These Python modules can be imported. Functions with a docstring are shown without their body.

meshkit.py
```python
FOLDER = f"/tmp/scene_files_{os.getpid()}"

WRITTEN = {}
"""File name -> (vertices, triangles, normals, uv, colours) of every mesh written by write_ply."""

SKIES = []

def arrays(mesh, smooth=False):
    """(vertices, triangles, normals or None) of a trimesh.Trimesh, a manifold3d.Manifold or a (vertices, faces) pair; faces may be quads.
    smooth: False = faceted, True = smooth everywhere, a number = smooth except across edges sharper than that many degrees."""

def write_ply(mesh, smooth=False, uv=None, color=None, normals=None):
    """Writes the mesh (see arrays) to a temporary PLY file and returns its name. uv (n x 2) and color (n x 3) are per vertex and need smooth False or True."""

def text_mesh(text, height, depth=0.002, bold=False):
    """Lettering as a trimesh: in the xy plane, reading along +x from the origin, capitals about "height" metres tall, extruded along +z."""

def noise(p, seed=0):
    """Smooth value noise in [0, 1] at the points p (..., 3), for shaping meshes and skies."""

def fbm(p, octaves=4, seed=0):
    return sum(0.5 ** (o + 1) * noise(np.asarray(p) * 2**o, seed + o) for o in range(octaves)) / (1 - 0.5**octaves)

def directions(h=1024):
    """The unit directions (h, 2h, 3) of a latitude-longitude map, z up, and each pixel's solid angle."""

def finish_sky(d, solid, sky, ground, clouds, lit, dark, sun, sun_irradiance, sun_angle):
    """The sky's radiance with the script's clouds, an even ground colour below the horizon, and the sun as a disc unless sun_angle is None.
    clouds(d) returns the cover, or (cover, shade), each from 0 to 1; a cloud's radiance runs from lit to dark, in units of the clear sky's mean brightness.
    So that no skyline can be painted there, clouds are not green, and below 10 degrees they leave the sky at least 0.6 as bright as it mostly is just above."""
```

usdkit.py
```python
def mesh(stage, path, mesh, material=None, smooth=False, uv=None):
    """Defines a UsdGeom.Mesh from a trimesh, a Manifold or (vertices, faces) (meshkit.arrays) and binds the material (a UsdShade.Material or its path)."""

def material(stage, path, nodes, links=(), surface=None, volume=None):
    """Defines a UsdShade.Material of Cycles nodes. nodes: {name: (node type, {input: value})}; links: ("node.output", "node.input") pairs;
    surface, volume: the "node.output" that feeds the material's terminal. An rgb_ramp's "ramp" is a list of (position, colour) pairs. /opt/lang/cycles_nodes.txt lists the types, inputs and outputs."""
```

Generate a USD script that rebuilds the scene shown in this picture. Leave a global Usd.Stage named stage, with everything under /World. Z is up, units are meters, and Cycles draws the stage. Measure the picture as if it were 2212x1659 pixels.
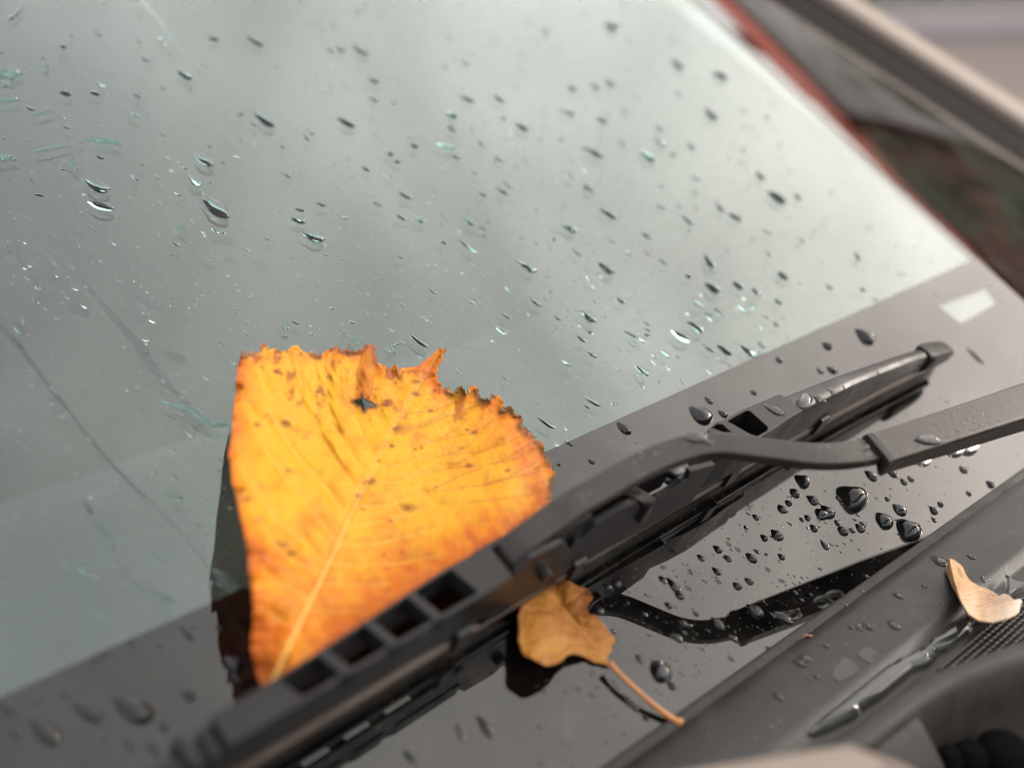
import math, random
import numpy as np, trimesh, usdkit, meshkit
import shapely
from shapely.geometry import Polygon, LineString, box as sbox
from shapely.ops import unary_union
from scipy.spatial import Delaunay, cKDTree
from pxr import Usd, UsdGeom, UsdLux, UsdShade, Gf, Sdf, Vt

stage = Usd.Stage.CreateInMemory()
UsdGeom.SetStageUpAxis(stage, 'Z')
W = UsdGeom.Xform.Define(stage, '/World')
rng = np.random.default_rng(7)
random.seed(7)

# ---------------------------------------------------------------- camera geometry
# The photograph was solved for its vanishing points: windscreen plane through the origin, 30 degrees
# from the horizontal, x along the foot of the glass, U up the glass, N out of the glass.
F, CX, CY = 2395., 1106., 829.
_n = np.array([958., -2370, -2395]); _n /= np.linalg.norm(_n)
_v = np.array([3044., -1190, 2395]); _v -= _n * (_v @ _n); _v /= np.linalg.norm(_v)
_u = np.cross(_n, _v)
TILT = math.radians(30)
X = np.array([1., 0, 0]); U = np.array([0, math.cos(TILT), math.sin(TILT)]); N = np.array([0, -math.sin(TILT), math.cos(TILT)])
R = np.outer(X, _v) + np.outer(U, _u) + np.outer(N, _n)
def ray(x, y): return R @ np.array([x - CX, y - CY, F])
_r = ray(800, 1100)
EYE = -_r * (.2955 / (-(_r @ N)))
def G(a, b, h=0.): return a * X + b * U + h * N
def P(x, y, h=0.):                       # where the sight line of a measured point meets height h over the glass
    r = ray(x, y); return EYE + r * ((h - EYE @ N) / (r @ N))
def abh(p): return np.array([p @ X, p @ U, p @ N])
def AB(x, y, h=0.): return abh(P(x, y, h))
def Q(x, y, b0):                         # ... meets the upright plane b = b0 across the glass
    r = ray(x, y); return abh(EYE + r * ((b0 - EYE @ U) / (r @ U)))
def PZ(x, y, z):                         # ... meets the level z
    r = ray(x, y); return EYE + r * ((z - EYE[2]) / r[2])
def pxl(p):                               # where a point shows, in the measuring units
    c = R.T @ (np.asarray(p) - EYE); return CX + F * c[0] / c[2], CY + F * c[1] / c[2]

cam = UsdGeom.Camera.Define(stage, '/World/camera')
right, up, back = R[:, 0], -R[:, 1], -R[:, 2]
cam.AddTransformOp().Set(Gf.Matrix4d(*right, 0, *up, 0, *back, 0, *EYE, 1))
cam.CreateHorizontalApertureAttr(17.3)
cam.CreateVerticalApertureAttr(17.3 * 767 / 1024)
cam.CreateFocalLengthAttr(17.3 * F / 2212)
cam.CreateFStopAttr(2.0)
cam.CreateFocusDistanceAttr(.420)
cam.CreateClippingRangeAttr(Gf.Vec2f(.02, 1000))
cam.CreateExposureAttr(3.0)

# ---------------------------------------------------------------- light: overcast, the sun behind cloud low to the right
SUN_AZ, SUN_EL = math.radians(108), math.radians(15)
sd = np.array([math.sin(SUN_AZ) * math.cos(SUN_EL), math.cos(SUN_AZ) * math.cos(SUN_EL), math.sin(SUN_EL)])
SKY = .1
mat = lambda name, nodes, links=(), surface=None, volume=None: usdkit.material(stage, '/World/Looks/' + name, nodes, links, surface, volume)
UsdGeom.Scope.Define(stage, '/World/Looks')
sky_m = mat('sky_overcast', {
    'tc': ('texture_coordinate', {}),
    'sky': ('sky_texture', {'sky_type': 'single_scattering', 'sun_disc': False, 'sun_elevation': SUN_EL, 'sun_rotation': math.atan2(sd[0], sd[1])}),
    'dot': ('vector_math', {'math_type': 'dot_product', 'vector2': tuple(sd)}),
    'glow': ('rgb_ramp', {'ramp': [(0, (2.35, 2.28, 2.42)), (.2, (2.6, 2.52, 2.55)), (.4, (3.25, 3.15, 3.0)), (.6, (4.1, 3.92, 3.65)), (.78, (4.5, 4.25, 3.9)), (.9, (6.4, 5.75, 5.2)), (1, (10.0, 8.9, 7.9))]}),
    'map': ('mapping', {'scale': (1.0, 1.0, 2.2), 'rotation': (.4, .3, .6)}),
    'n': ('noise_texture', {'scale': 2.5, 'detail': 6, 'roughness': .5, 'distortion': .5}),
    'nr': ('map_range', {'from_min': .3, 'from_max': .7, 'to_min': .76, 'to_max': 1.22, 'range_type': 'smoothstep'}),
    'mul': ('vector_math', {'math_type': 'scale'}),
    'cov': ('mix', {'mix_type': 'mix', 'fac': .94}),
    'bg': ('background_shader', {'strength': SKY}),
}, [('tc.generated', 'dot.vector1'), ('dot.value', 'glow.fac'), ('tc.generated', 'map.vector'), ('map.vector', 'n.vector'), ('n.fac', 'nr.value'),
    ('glow.color', 'mul.vector1'), ('nr.result', 'mul.scale'), ('sky.color', 'cov.color1'), ('mul.vector', 'cov.color2'), ('cov.color', 'bg.color')], 'bg.background')
dome = UsdLux.DomeLight.Define(stage, '/World/sky')
UsdShade.MaterialBindingAPI.Apply(dome.GetPrim()).Bind(sky_m)
dome.GetPrim().SetCustomDataByKey('kind', 'structure')
sun = UsdLux.DistantLight.Define(stage, '/World/sun')
sun.CreateIntensityAttr(.12); sun.CreateNormalizeAttr(True); sun.CreateAngleAttr(18.); sun.CreateColorAttr(Gf.Vec3f(1, .93, .85))
_z = sd; _x = np.cross([0, 0, 1.], _z); _x /= np.linalg.norm(_x); _y = np.cross(_z, _x)
sun.AddTransformOp().Set(Gf.Matrix4d(*_x, 0, *_y, 0, *_z, 0, 0, 0, 0, 1))

# ---------------------------------------------------------------- helpers
used = {}
def path_for(name, parent=None):
    base = (str(parent.GetPath()) if parent else '/World') + '/'
    k = used.get(base + name, 0); used[base + name] = k + 1
    return base + name + ('_%03d' % k if k else '')
def tag(p, label=None, cat=None, group=None, kind=None):
    p = p if isinstance(p, Usd.Prim) else p.GetPrim()
    for k, v in (('label', label), ('category', cat), ('group', group), ('kind', kind)):
        if v: p.SetCustomDataByKey(k, v)
    return p
def thing(name, label=None, cat=None, group=None, kind=None, loc=(0, 0, 0)):
    x = UsdGeom.Xform.Define(stage, path_for(name))
    x.AddTranslateOp().Set(Gf.Vec3d(*map(float, loc)))
    p = tag(x, label, cat, group, kind); ORG[str(p.GetPath())] = np.asarray(loc, float)
    return p
ORG = {}
def obj(name, mesh, m, parent=None, smooth=30, col=None, loc=None, label=None, cat=None, group=None, kind=None):
    """One mesh; vertices are given in the world and stored about the parent's or its own base."""
    v, f = (np.array(mesh.vertices), np.array(mesh.faces)) if hasattr(mesh, 'vertices') else (np.asarray(mesh[0], float), np.asarray(mesh[1]))
    o = ORG.get(str(parent.GetPath()), np.zeros(3)) if parent else (np.asarray(loc, float) if loc is not None else np.zeros(3))
    pth = path_for(name, parent)
    g = usdkit.mesh(stage, pth, (v - o, f), m, smooth=smooth)
    if not parent and loc is not None: g.AddTranslateOp().Set(Gf.Vec3d(*map(float, o)))
    if parent: ORG[pth] = o
    if col is not None:
        UsdGeom.PrimvarsAPI(g).CreatePrimvar('col', Sdf.ValueTypeNames.Color3fArray, 'vertex').Set(Vt.Vec3fArray.FromNumpy(np.asarray(col, np.float32)))
    return tag(g, label, cat, group, kind)
def cat_mesh(*ms): return trimesh.util.concatenate([trimesh.Trimesh(m[0], m[1], process=False) if isinstance(m, tuple) else m for m in ms])
def grid(pts, flip=False):
    """A quad sheet through pts[i][j]."""
    pts = np.asarray(pts, float); n, k = pts.shape[:2]
    i, j = np.meshgrid(np.arange(n - 1), np.arange(k - 1), indexing='ij'); a = (i * k + j).ravel()
    q = np.stack([a, a + k, a + k + 1, a + 1], 1)
    if flip: q = q[:, ::-1]
    return trimesh.Trimesh(pts.reshape(-1, 3), np.vstack([q[:, [0, 1, 2]], q[:, [0, 2, 3]]]), process=False)
def rrect(hw, ht, r, k=3):
    r = min(r, hw * .99, ht * .99); out = []
    for cx, cy, a0 in ((hw - r, ht - r, 0), (-hw + r, ht - r, 90), (-hw + r, -ht + r, 180), (hw - r, -ht + r, 270)):
        for t in np.linspace(a0, a0 + 90, k + 1): out.append((cx + r * math.cos(math.radians(t)), cy + r * math.sin(math.radians(t))))
    return np.array(out)
def loft(rings):
    rings = np.asarray(rings, float); n, k = rings.shape[:2]; f = []
    for i in range(n - 1):
        for j in range(k):
            a, b = i * k + j, i * k + (j + 1) % k
            f += [(a, b, b + k), (a, b + k, a + k)]
    v = rings.reshape(-1, 3); c0, c1 = len(v), len(v) + 1
    v = np.vstack([v, rings[0].mean(0), rings[-1].mean(0)])
    for j in range(k):
        f += [(c0, (j + 1) % k, j), (c1, (n - 1) * k + j, (n - 1) * k + (j + 1) % k)]
    m = trimesh.Trimesh(v, np.array(f), process=False)
    if m.volume < 0: m.invert()
    return m
def sweep(path, upv, hw, ht, r=.0006, k=3):
    """A bar of rounded section along path; upv: the direction its top faces."""
    path = np.asarray(path, float); n = len(path)
    t = np.gradient(path, axis=0); t /= np.linalg.norm(t, axis=1, keepdims=True)
    upv = np.broadcast_to(np.asarray(upv, float), path.shape)
    s = np.cross(t, upv); s /= np.linalg.norm(s, axis=1, keepdims=True); w = np.cross(s, t)
    hw, ht = np.broadcast_to(hw, n), np.broadcast_to(ht, n)
    return loft([path[i] + rrect(hw[i], ht[i], r, k)[:, :1] * s[i] + rrect(hw[i], ht[i], r, k)[:, 1:] * w[i] for i in range(n)])
def spline(pts, n):
    from scipy.interpolate import PchipInterpolator
    pts = np.asarray(pts, float); d = np.r_[0, np.cumsum(np.linalg.norm(np.diff(pts[:, :3], axis=0), axis=1))]
    return PchipInterpolator(d, pts)(np.linspace(0, d[-1], n))
def round_path(pts, rad, k=6):
    """A polyline with its corners rounded."""
    pts = np.asarray(pts, float); out = [pts[0]]
    for a, b, c in zip(pts[:-2], pts[1:-1], pts[2:]):
        la, lc = np.linalg.norm(a - b), np.linalg.norm(c - b); d = min(rad, la * .48, lc * .48)
        p, q = b + (a - b) / la * d, b + (c - b) / lc * d
        for s in np.linspace(0, 1, k): out.append((1 - s) ** 2 * p + 2 * s * (1 - s) * b + s * s * q)
    out.append(pts[-1]); return np.array(out)
def fill(p, n=2):
    out = []
    for a, b in zip(p[:-1], p[1:]):
        for s in np.linspace(0, 1, n, endpoint=False): out.append(a + (b - a) * s)
    return np.array(out + [p[-1]])
def tube(path, rad, k=8):
    path = np.asarray(path, float); t = np.gradient(path, axis=0); t /= np.linalg.norm(t, axis=1, keepdims=True)
    ref = np.array([0, 0, 1.]) if abs(t[0, 2]) < .9 else np.array([1., 0, 0])
    s = np.cross(t, ref); s /= np.linalg.norm(s, axis=1, keepdims=True); w = np.cross(s, t)
    rad = np.broadcast_to(rad, len(path)); an = np.arange(k) * 2 * np.pi / k
    return loft([path[i] + rad[i] * (np.cos(an)[:, None] * s[i] + np.sin(an)[:, None] * w[i]) for i in range(len(path))])
def prism(poly, h0, h1, frame=None):
    """Extrudes a polygon of the (a, b) plane from height h0 to h1 over the glass (frame: another mapping)."""
    ms = []
    for g in getattr(poly, 'geoms', [poly]):
        if g.is_empty or g.geom_type != 'Polygon': continue
        m = trimesh.creation.extrude_polygon(g, 1.0, engine='earcut'); v = m.vertices
        fr = frame or (lambda a, b, h: a[:, None] * X + b[:, None] * U + h[:, None] * N)
        ms.append(trimesh.Trimesh(fr(v[:, 0], v[:, 1], h0 + (h1 - h0) * v[:, 2]), m.faces, process=False))
    m = trimesh.util.concatenate(ms)
    if m.volume < 0: m.invert()
    return m
def upright(poly, b0, b1):
    """Extrudes a polygon drawn in (a, h) from b0 to b1."""
    return prism(poly, b0, b1, lambda a, h, b: a[:, None] * X + b[:, None] * U + h[:, None] * N)
def flat_tri(poly, h):
    """A polygon of the glass plane as a flat sheet facing out."""
    vs, fs, n = [], [], 0
    for g in getattr(poly, 'geoms', [poly]):
        if g.is_empty or g.geom_type != 'Polygon': continue
        v, f = trimesh.creation.triangulate_polygon(g, engine='earcut')
        vs.append(np.c_[v, np.full(len(v), h)]); fs.append(np.asarray(f) + n); n += len(v)
    v, f = np.vstack(vs), np.vstack(fs)
    a, b, c = v[f[:, 0]], v[f[:, 1]], v[f[:, 2]]
    neg = np.cross(b - a, c - a)[:, 2] < 0; f[neg] = f[neg][:, ::-1]
    return trimesh.Trimesh(v[:, :1] * X + v[:, 1:2] * U + v[:, 2:] * N, f, process=False)
def bump_links(): return [('tc.object', 'n.vector'), ('n.fac', 'b.height'), ('b.normal', 'p.normal')]

# ---------------------------------------------------------------- materials
def plain(name, color, rough=.5, metallic=0., scale=0, strength=.2, dist=.0005, spec=.5, var=0., coat=0., bev=0.):
    nodes = {'p': ('principled_bsdf', {'base_color': color, 'roughness': rough, 'metallic': metallic, 'specular_ior_level': spec, 'coat_weight': coat})}
    links = []
    if scale or var:
        nodes['tc'] = ('geometry', {})
    if scale:
        nodes['n'] = ('noise_texture', {'scale': scale, 'detail': 3})
        nodes['b'] = ('bump', {'strength': strength, 'distance': dist})
        links += [('tc.position', 'n.vector'), ('n.fac', 'b.height'), ('b.normal', 'p.normal')]
        if bev:
            nodes['bv'] = ('bevel', {'radius': bev, 'samples': 4}); links += [('bv.bevel', 'b.normal')]
    if var:
        nodes['n2'] = ('noise_texture', {'scale': 90, 'detail': 5, 'roughness': .6})
        nodes['mr'] = ('map_range', {'from_min': .3, 'from_max': .7, 'to_min': max(0, rough - var), 'to_max': rough + var})
        c = np.array(color)
        nodes['rp'] = ('rgb_ramp', {'ramp': [(.3, tuple(c * .75)), (.7, tuple(c * 1.3))]})
        links += [('tc.position', 'n2.vector'), ('n2.fac', 'mr.value'), ('mr.result', 'p.roughness'), ('n2.fac', 'rp.fac'), ('rp.color', 'p.base_color')]
    return mat(name, nodes, links, 'p.BSDF')
glass_m = mat('windscreen_glass', {'p': ('principled_bsdf', {'base_color': (.75, .95, .915), 'roughness': 0., 'ior': 1.52, 'transmission_weight': 1.})}, (), 'p.BSDF')
water_m = mat('water', {'p': ('principled_bsdf', {'base_color': (.90, .97, .95), 'roughness': 0., 'ior': 1.42, 'specular_ior_level': .33, 'transmission_weight': 1.})}, (), 'p.BSDF')
waterg_m = mat('water_on_tinted_glass', {'p': ('principled_bsdf', {'base_color': (.52, .92, .80), 'roughness': 0., 'ior': 1.42, 'specular_ior_level': .33, 'transmission_weight': 1.})}, (), 'p.BSDF')
film_m, film2_m = [mat(n_, {'p': ('principled_bsdf', {'base_color': (.75, .95, .915), 'roughness': 0., 'ior': i_, 'transmission_weight': 1.})}, (), 'p.BSDF') for n_, i_ in (('water_film_low', 1.325), ('water_film_high', 1.40))]
frit_m = mat('black_glass_band', {
    'g': ('geometry', {}),
    'n': ('noise_texture', {'scale': 60, 'detail': 6, 'roughness': .65}),
    'v': ('voronoi_texture', {'scale': 420, 'feature': 'f1'}),
    'lt': ('rgb_ramp', {'ramp': [(0, (.22, .19, .16)), (.06, (.14, .12, .10)), (.1, (0, 0, 0)), (1, (0, 0, 0))]}),
    'd': ('rgb_ramp', {'ramp': [(.4, (.0005, .0005, .0005)), (.58, (.0018, .0016, .0014)), (.75, (.008, .007, .006))]}),
    'a': ('mix', {'mix_type': 'add', 'fac': .5}),
    'p': ('principled_bsdf', {'roughness': .0, 'ior': 1.52}),
}, [('g.position', 'n.vector'), ('g.position', 'v.vector'), ('v.distance', 'lt.fac'), ('n.fac', 'd.fac'), ('d.color', 'a.color1'), ('lt.color', 'a.color2'), ('a.color', 'p.base_color')], 'p.BSDF')
matte_m = plain('matt_black', (.004, .004, .004), .9, spec=0.)
plastic_m = plain('wiper_plastic', (.0032, .0030, .0031), .36, scale=900, strength=.12, dist=.0004, var=.1, bev=.0006, spec=.23)
arm_m = plain('painted_arm', (.0075, .0056, .0044), .31, scale=260, strength=.09, dist=.0005, var=.12, bev=.0006, spec=.28)
rubber_m = plain('rubber', (.026, .0165, .011), .42, scale=300, strength=.1, var=.1)
blackrub_m = plain('soft_black_rubber', (.005, .005, .005), .5, scale=300, strength=.1, var=.1, spec=.22)
trim_m = plain('black_trim', (.007, .0065, .0065), .8, spec=.06)
cowl_m = mat('grained_plastic', {
    'g': ('geometry', {}), 'n': ('noise_texture', {'scale': 1500, 'detail': 3}), 'b': ('bump', {'strength': .34, 'distance': .0003}),
    'n2': ('noise_texture', {'scale': 55, 'detail': 6, 'roughness': .65}), 'mr': ('map_range', {'from_min': .3, 'from_max': .7, 'to_min': .36, 'to_max': .54}),
    'rp': ('rgb_ramp', {'ramp': [(.3, (.006, .0055, .0053)), (.55, (.010, .009, .0085)), (.72, (.022, .019, .017))]}),
    'v': ('voronoi_texture', {'scale': 520}), 'sp': ('rgb_ramp', {'ramp': [(0, (.26, .22, .18)), (.07, (.16, .14, .12)), (.1, (0, 0, 0)), (1, (0, 0, 0))]}),
    'n3': ('noise_texture', {'scale': 130, 'detail': 2}), 'nr': ('map_range', {'from_min': .5, 'from_max': .62, 'clamp': True}), 'ms': ('mix', {'mix_type': 'multiply', 'fac': 1.}),
    'ad': ('mix', {'mix_type': 'add', 'fac': .55}), 'p': ('principled_bsdf', {'specular_ior_level': .33})},
    [('g.position', 'n.vector'), ('n.fac', 'b.height'), ('b.normal', 'p.normal'), ('g.position', 'n2.vector'), ('n2.fac', 'mr.value'), ('mr.result', 'p.roughness'), ('n2.fac', 'rp.fac'), ('g.position', 'v.vector'), ('v.distance', 'sp.fac'),
     ('g.position', 'n3.vector'), ('n3.fac', 'nr.value'), ('sp.color', 'ms.color1'), ('nr.result', 'ms.color2'), ('rp.color', 'ad.color1'), ('ms.color', 'ad.color2'), ('ad.color', 'p.base_color')], 'p.BSDF')
wetcowl_m = plain('wet_grained_plastic', (.006, .0055, .0055), .3, scale=1500, strength=.5, dist=.0003)
paint_m = mat('beige_paint', {'g': ('geometry', {}), 'n': ('noise_texture', {'scale': 4000, 'detail': 1}), 'r': ('rgb_ramp', {'ramp': [(.3, (.135, .108, .088)), (.7, (.165, .134, .11))]}),
    'p': ('principled_bsdf', {'metallic': .1, 'roughness': .6, 'specular_ior_level': .3, 'coat_weight': .08, 'coat_roughness': .05})}, [('g.position', 'n.vector'), ('n.fac', 'r.fac'), ('r.color', 'p.base_color')], 'p.BSDF')
dash_m = plain('dashboard_plastic', (.020, .0175, .0145), .6, scale=700, strength=.2, var=.08)
lining_m = plain('cabin_lining', (.085, .072, .056), .9, spec=.1)
def leaf_mat(name, rough, trans, tint, scale):
    return mat(name, {
        'at': ('attribute', {'attribute': 'col'}), 'g': ('geometry', {}),
        'v': ('voronoi_texture', {'scale': scale, 'feature': 'distance_to_edge'}),
        'vr': ('map_range', {'from_min': 0, 'from_max': .12, 'to_min': 0, 'to_max': 1, 'clamp': True}),
        'n': ('noise_texture', {'scale': scale * 2.5, 'detail': 3}), 'ad': ('math', {'math_type': 'multiply_add', 'value2': .35}),
        'b': ('bump', {'strength': .35, 'distance': .0003}),
        'p': ('principled_bsdf', {'roughness': rough, 'specular_ior_level': .24}),
        'tm': ('mix', {'mix_type': 'multiply', 'fac': 1., 'color2': tint}), 't': ('translucent_bsdf', {}), 'm': ('mix_closure', {'fac': trans}),
    }, [('g.position', 'v.vector'), ('g.position', 'n.vector'), ('v.distance', 'vr.value'), ('n.fac', 'ad.value1'), ('vr.result', 'ad.value3'), ('ad.value', 'b.height'), ('b.normal', 'p.normal'),
        ('at.color', 'p.base_color'), ('at.color', 'tm.color1'), ('tm.color', 't.color'), ('p.BSDF', 'm.closure1'), ('t.BSDF', 'm.closure2')], 'm.closure')
leaf_m = leaf_mat('yellow_leaf', .42, .3, (1, .8, .5), 900)
dry_m = leaf_mat('brown_leaf', .5, .22, (1, .75, .5), 1100)
seed_m = leaf_mat('winged_seed', .45, .25, (1, .9, .8), 1500)
stalk_m = plain('leaf_stalk', (.26, .10, .024), .45, scale=800, strength=.3, var=.05)
twig_m = plain('twig', (.16, .07, .035), .6, scale=900, strength=.3)

# ---------------------------------------------------------------- rain: outlines first, because the glass is cut where water wets it
ZA = lambda x, y: (x * .5, y * .5)                       # the four quarters the photograph was measured in
ZB = lambda x, y: (1106 + x * .5, y * .5)
ZC = lambda x, y: (x * .5, 829.1 + y * .5)
ZD = lambda x, y: (1106 + x * .5, 829.1 + y * .5)
ZL = lambda x, y: (.3804 * x, 1027.8 + .3804 * y)
ZS = lambda x, y: (1770.1 + .3115 * x, 1142 + .3115 * y)
def drop_outline(a, b, length, width, ang, taper, n, rough, r):
    th = np.arange(n) * 2 * np.pi / n
    x = np.cos(th); y = np.sin(th) * (1 + taper * np.cos(th)) * (np.abs(np.sin(th)) ** (.25 * taper))
    y /= max(np.abs(y).max(), 1e-6)
    ph = r.uniform(0, 6.28, 4)
    rad = 1 + rough * (np.sin(2 * th + ph[0]) * .5 + np.sin(3 * th + ph[1]) * .45 + np.sin(5 * th + ph[2]) * .3)
    x, y = x * rad * length / 2, y * rad * width / 2
    c, s = math.cos(ang), math.sin(ang)
    return np.c_[a + x * c - y * s, b + x * s + y * c]
def cap(outline, height, lean, ang, h0=0., rings=(1, .96, .88, .76, .6, .42, .22), power=.62):
    """A dome of water over an outline of the glass plane: steep at its rim, fuller towards its lower end."""
    c = outline.mean(0); d = outline - c; L = np.abs(d @ [math.cos(ang), math.sin(ang)]).max()
    v, k = [], len(outline)
    for r in rings:
        q = d * r; x = (q @ [math.cos(ang), math.sin(ang)]) / L
        h = height * (1 - r ** 2) ** power * (1 + lean * x)
        v.append(np.c_[c + q, h0 + h])
    v = np.vstack(v + [np.array([[c[0], c[1], h0 + height]])]); f = []
    for i in range(len(rings) - 1):
        for j in range(k):
            a0, a1 = i * k + j, i * k + (j + 1) % k; f += [(a0, a1, a1 + k), (a0, a1 + k, a0 + k)]
    for j in range(k): f.append(((len(rings) - 1) * k + j, (len(rings) - 1) * k + (j + 1) % k, len(v) - 1))
    f = np.array(f)
    if Polygon(outline).exterior.is_ccw is False: f = f[:, ::-1]
    return v, f
# measured drops: tail -> head in picture quarters, width over length, label
RAIN = []
def rain(zone, *items):
    for it in items:
        x0, y0, x1, y1 = it[:4]; RAIN.append((zone(x0, y0), zone(x1, y1), it[4] if len(it) > 4 else .42, it[5] if len(it) > 5 else None))
rain(ZA, (838, 652, 920, 722, .5, 'fat teardrop of rain at the foot of a thin trail, upper left of the glass'), (872, 850, 988, 938, .52, 'largest teardrop of rain on the clear glass, left of the centre, dark lower rim'),
     (368, 775, 470, 832, .5, 'broad raindrop with a green lower rim, near the left edge of the glass'), (375, 868, 492, 908, .36), (1095, 485, 1187, 550, .36, 'long dark slanting raindrop high on the glass, above the yellow leaf'), (765, 303, 830, 347, .4), (815, 757, 870, 808, .5),
     (1295, 1005, 1405, 1035, .45, 'wide flat raindrop pointing right, above the top edge of the yellow leaf'), (1455, 510, 1537, 550, .34), (1065, 153, 1137, 202, .32), (548, 478, 599, 510, .33), (895, 165, 947, 172, .4), (1520, 195, 1592, 237, .35), (1450, 200, 1490, 228, .4), (1255, 940, 1322, 962, .4), (1270, 900, 1322, 912, .35),
     (1710, 922, 1757, 952, .45), (1775, 918, 1837, 967, .38), (1993, 933, 2062, 982, .34), (1718, 828, 1777, 860, .36), (1980, 1033, 2067, 1097, .22), (1365, 870, 1407, 892, .4), (1225, 745, 1258, 770, .4), (1760, 1438, 1852, 1498, .3, 'slim curved raindrop just above the leaf point'), (1690, 1490, 1720, 1530, .3),
     (1770, 620, 1810, 640, .5), (1870, 620, 1970, 645, .25), (1660, 650, 1700, 670, .5), (1690, 680, 1730, 705, .5), (1945, 665, 1990, 690, .4), (1560, 720, 1600, 740, .4), (1590, 340, 1640, 360, .4), (1590, 420, 1640, 440, .35), (1985, 410, 2050, 445, .3), (2130, 410, 2180, 445, .35), (1925, 480, 1975, 510, .5), (1925, 530, 1970, 575, .35), (2130, 670, 2180, 700, .4), (1310, 580, 1340, 610, .4), (1610, 870, 1650, 890, .4), (2175, 780, 2212, 815, .4), (2140, 805, 2190, 840, .4), (2060, 820, 2100, 850, .4), (1850, 1240, 1890, 1270, .4), (2015, 1290, 2055, 1312, .4), (2180, 1240, 2212, 1262, .4), (480, 1040, 500, 1062, .5), (1085, 520, 1110, 545, .6), (1255, 1385, 1300, 1400, .3), (100, 20, 40, 90, .4), (1030, 485, 1055, 500, .5), (255, 195, 290, 208, .5), (610, 250, 645, 268, .4), (560, 750, 598, 782, .4), (575, 400, 606, 425, .45), (415, 668, 450, 690, .45), (380, 390, 432, 412, .4), (253, 398, 312, 410, .42), (190, 850, 150, 835, .4), (265, 535, 305, 560, .3))
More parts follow.
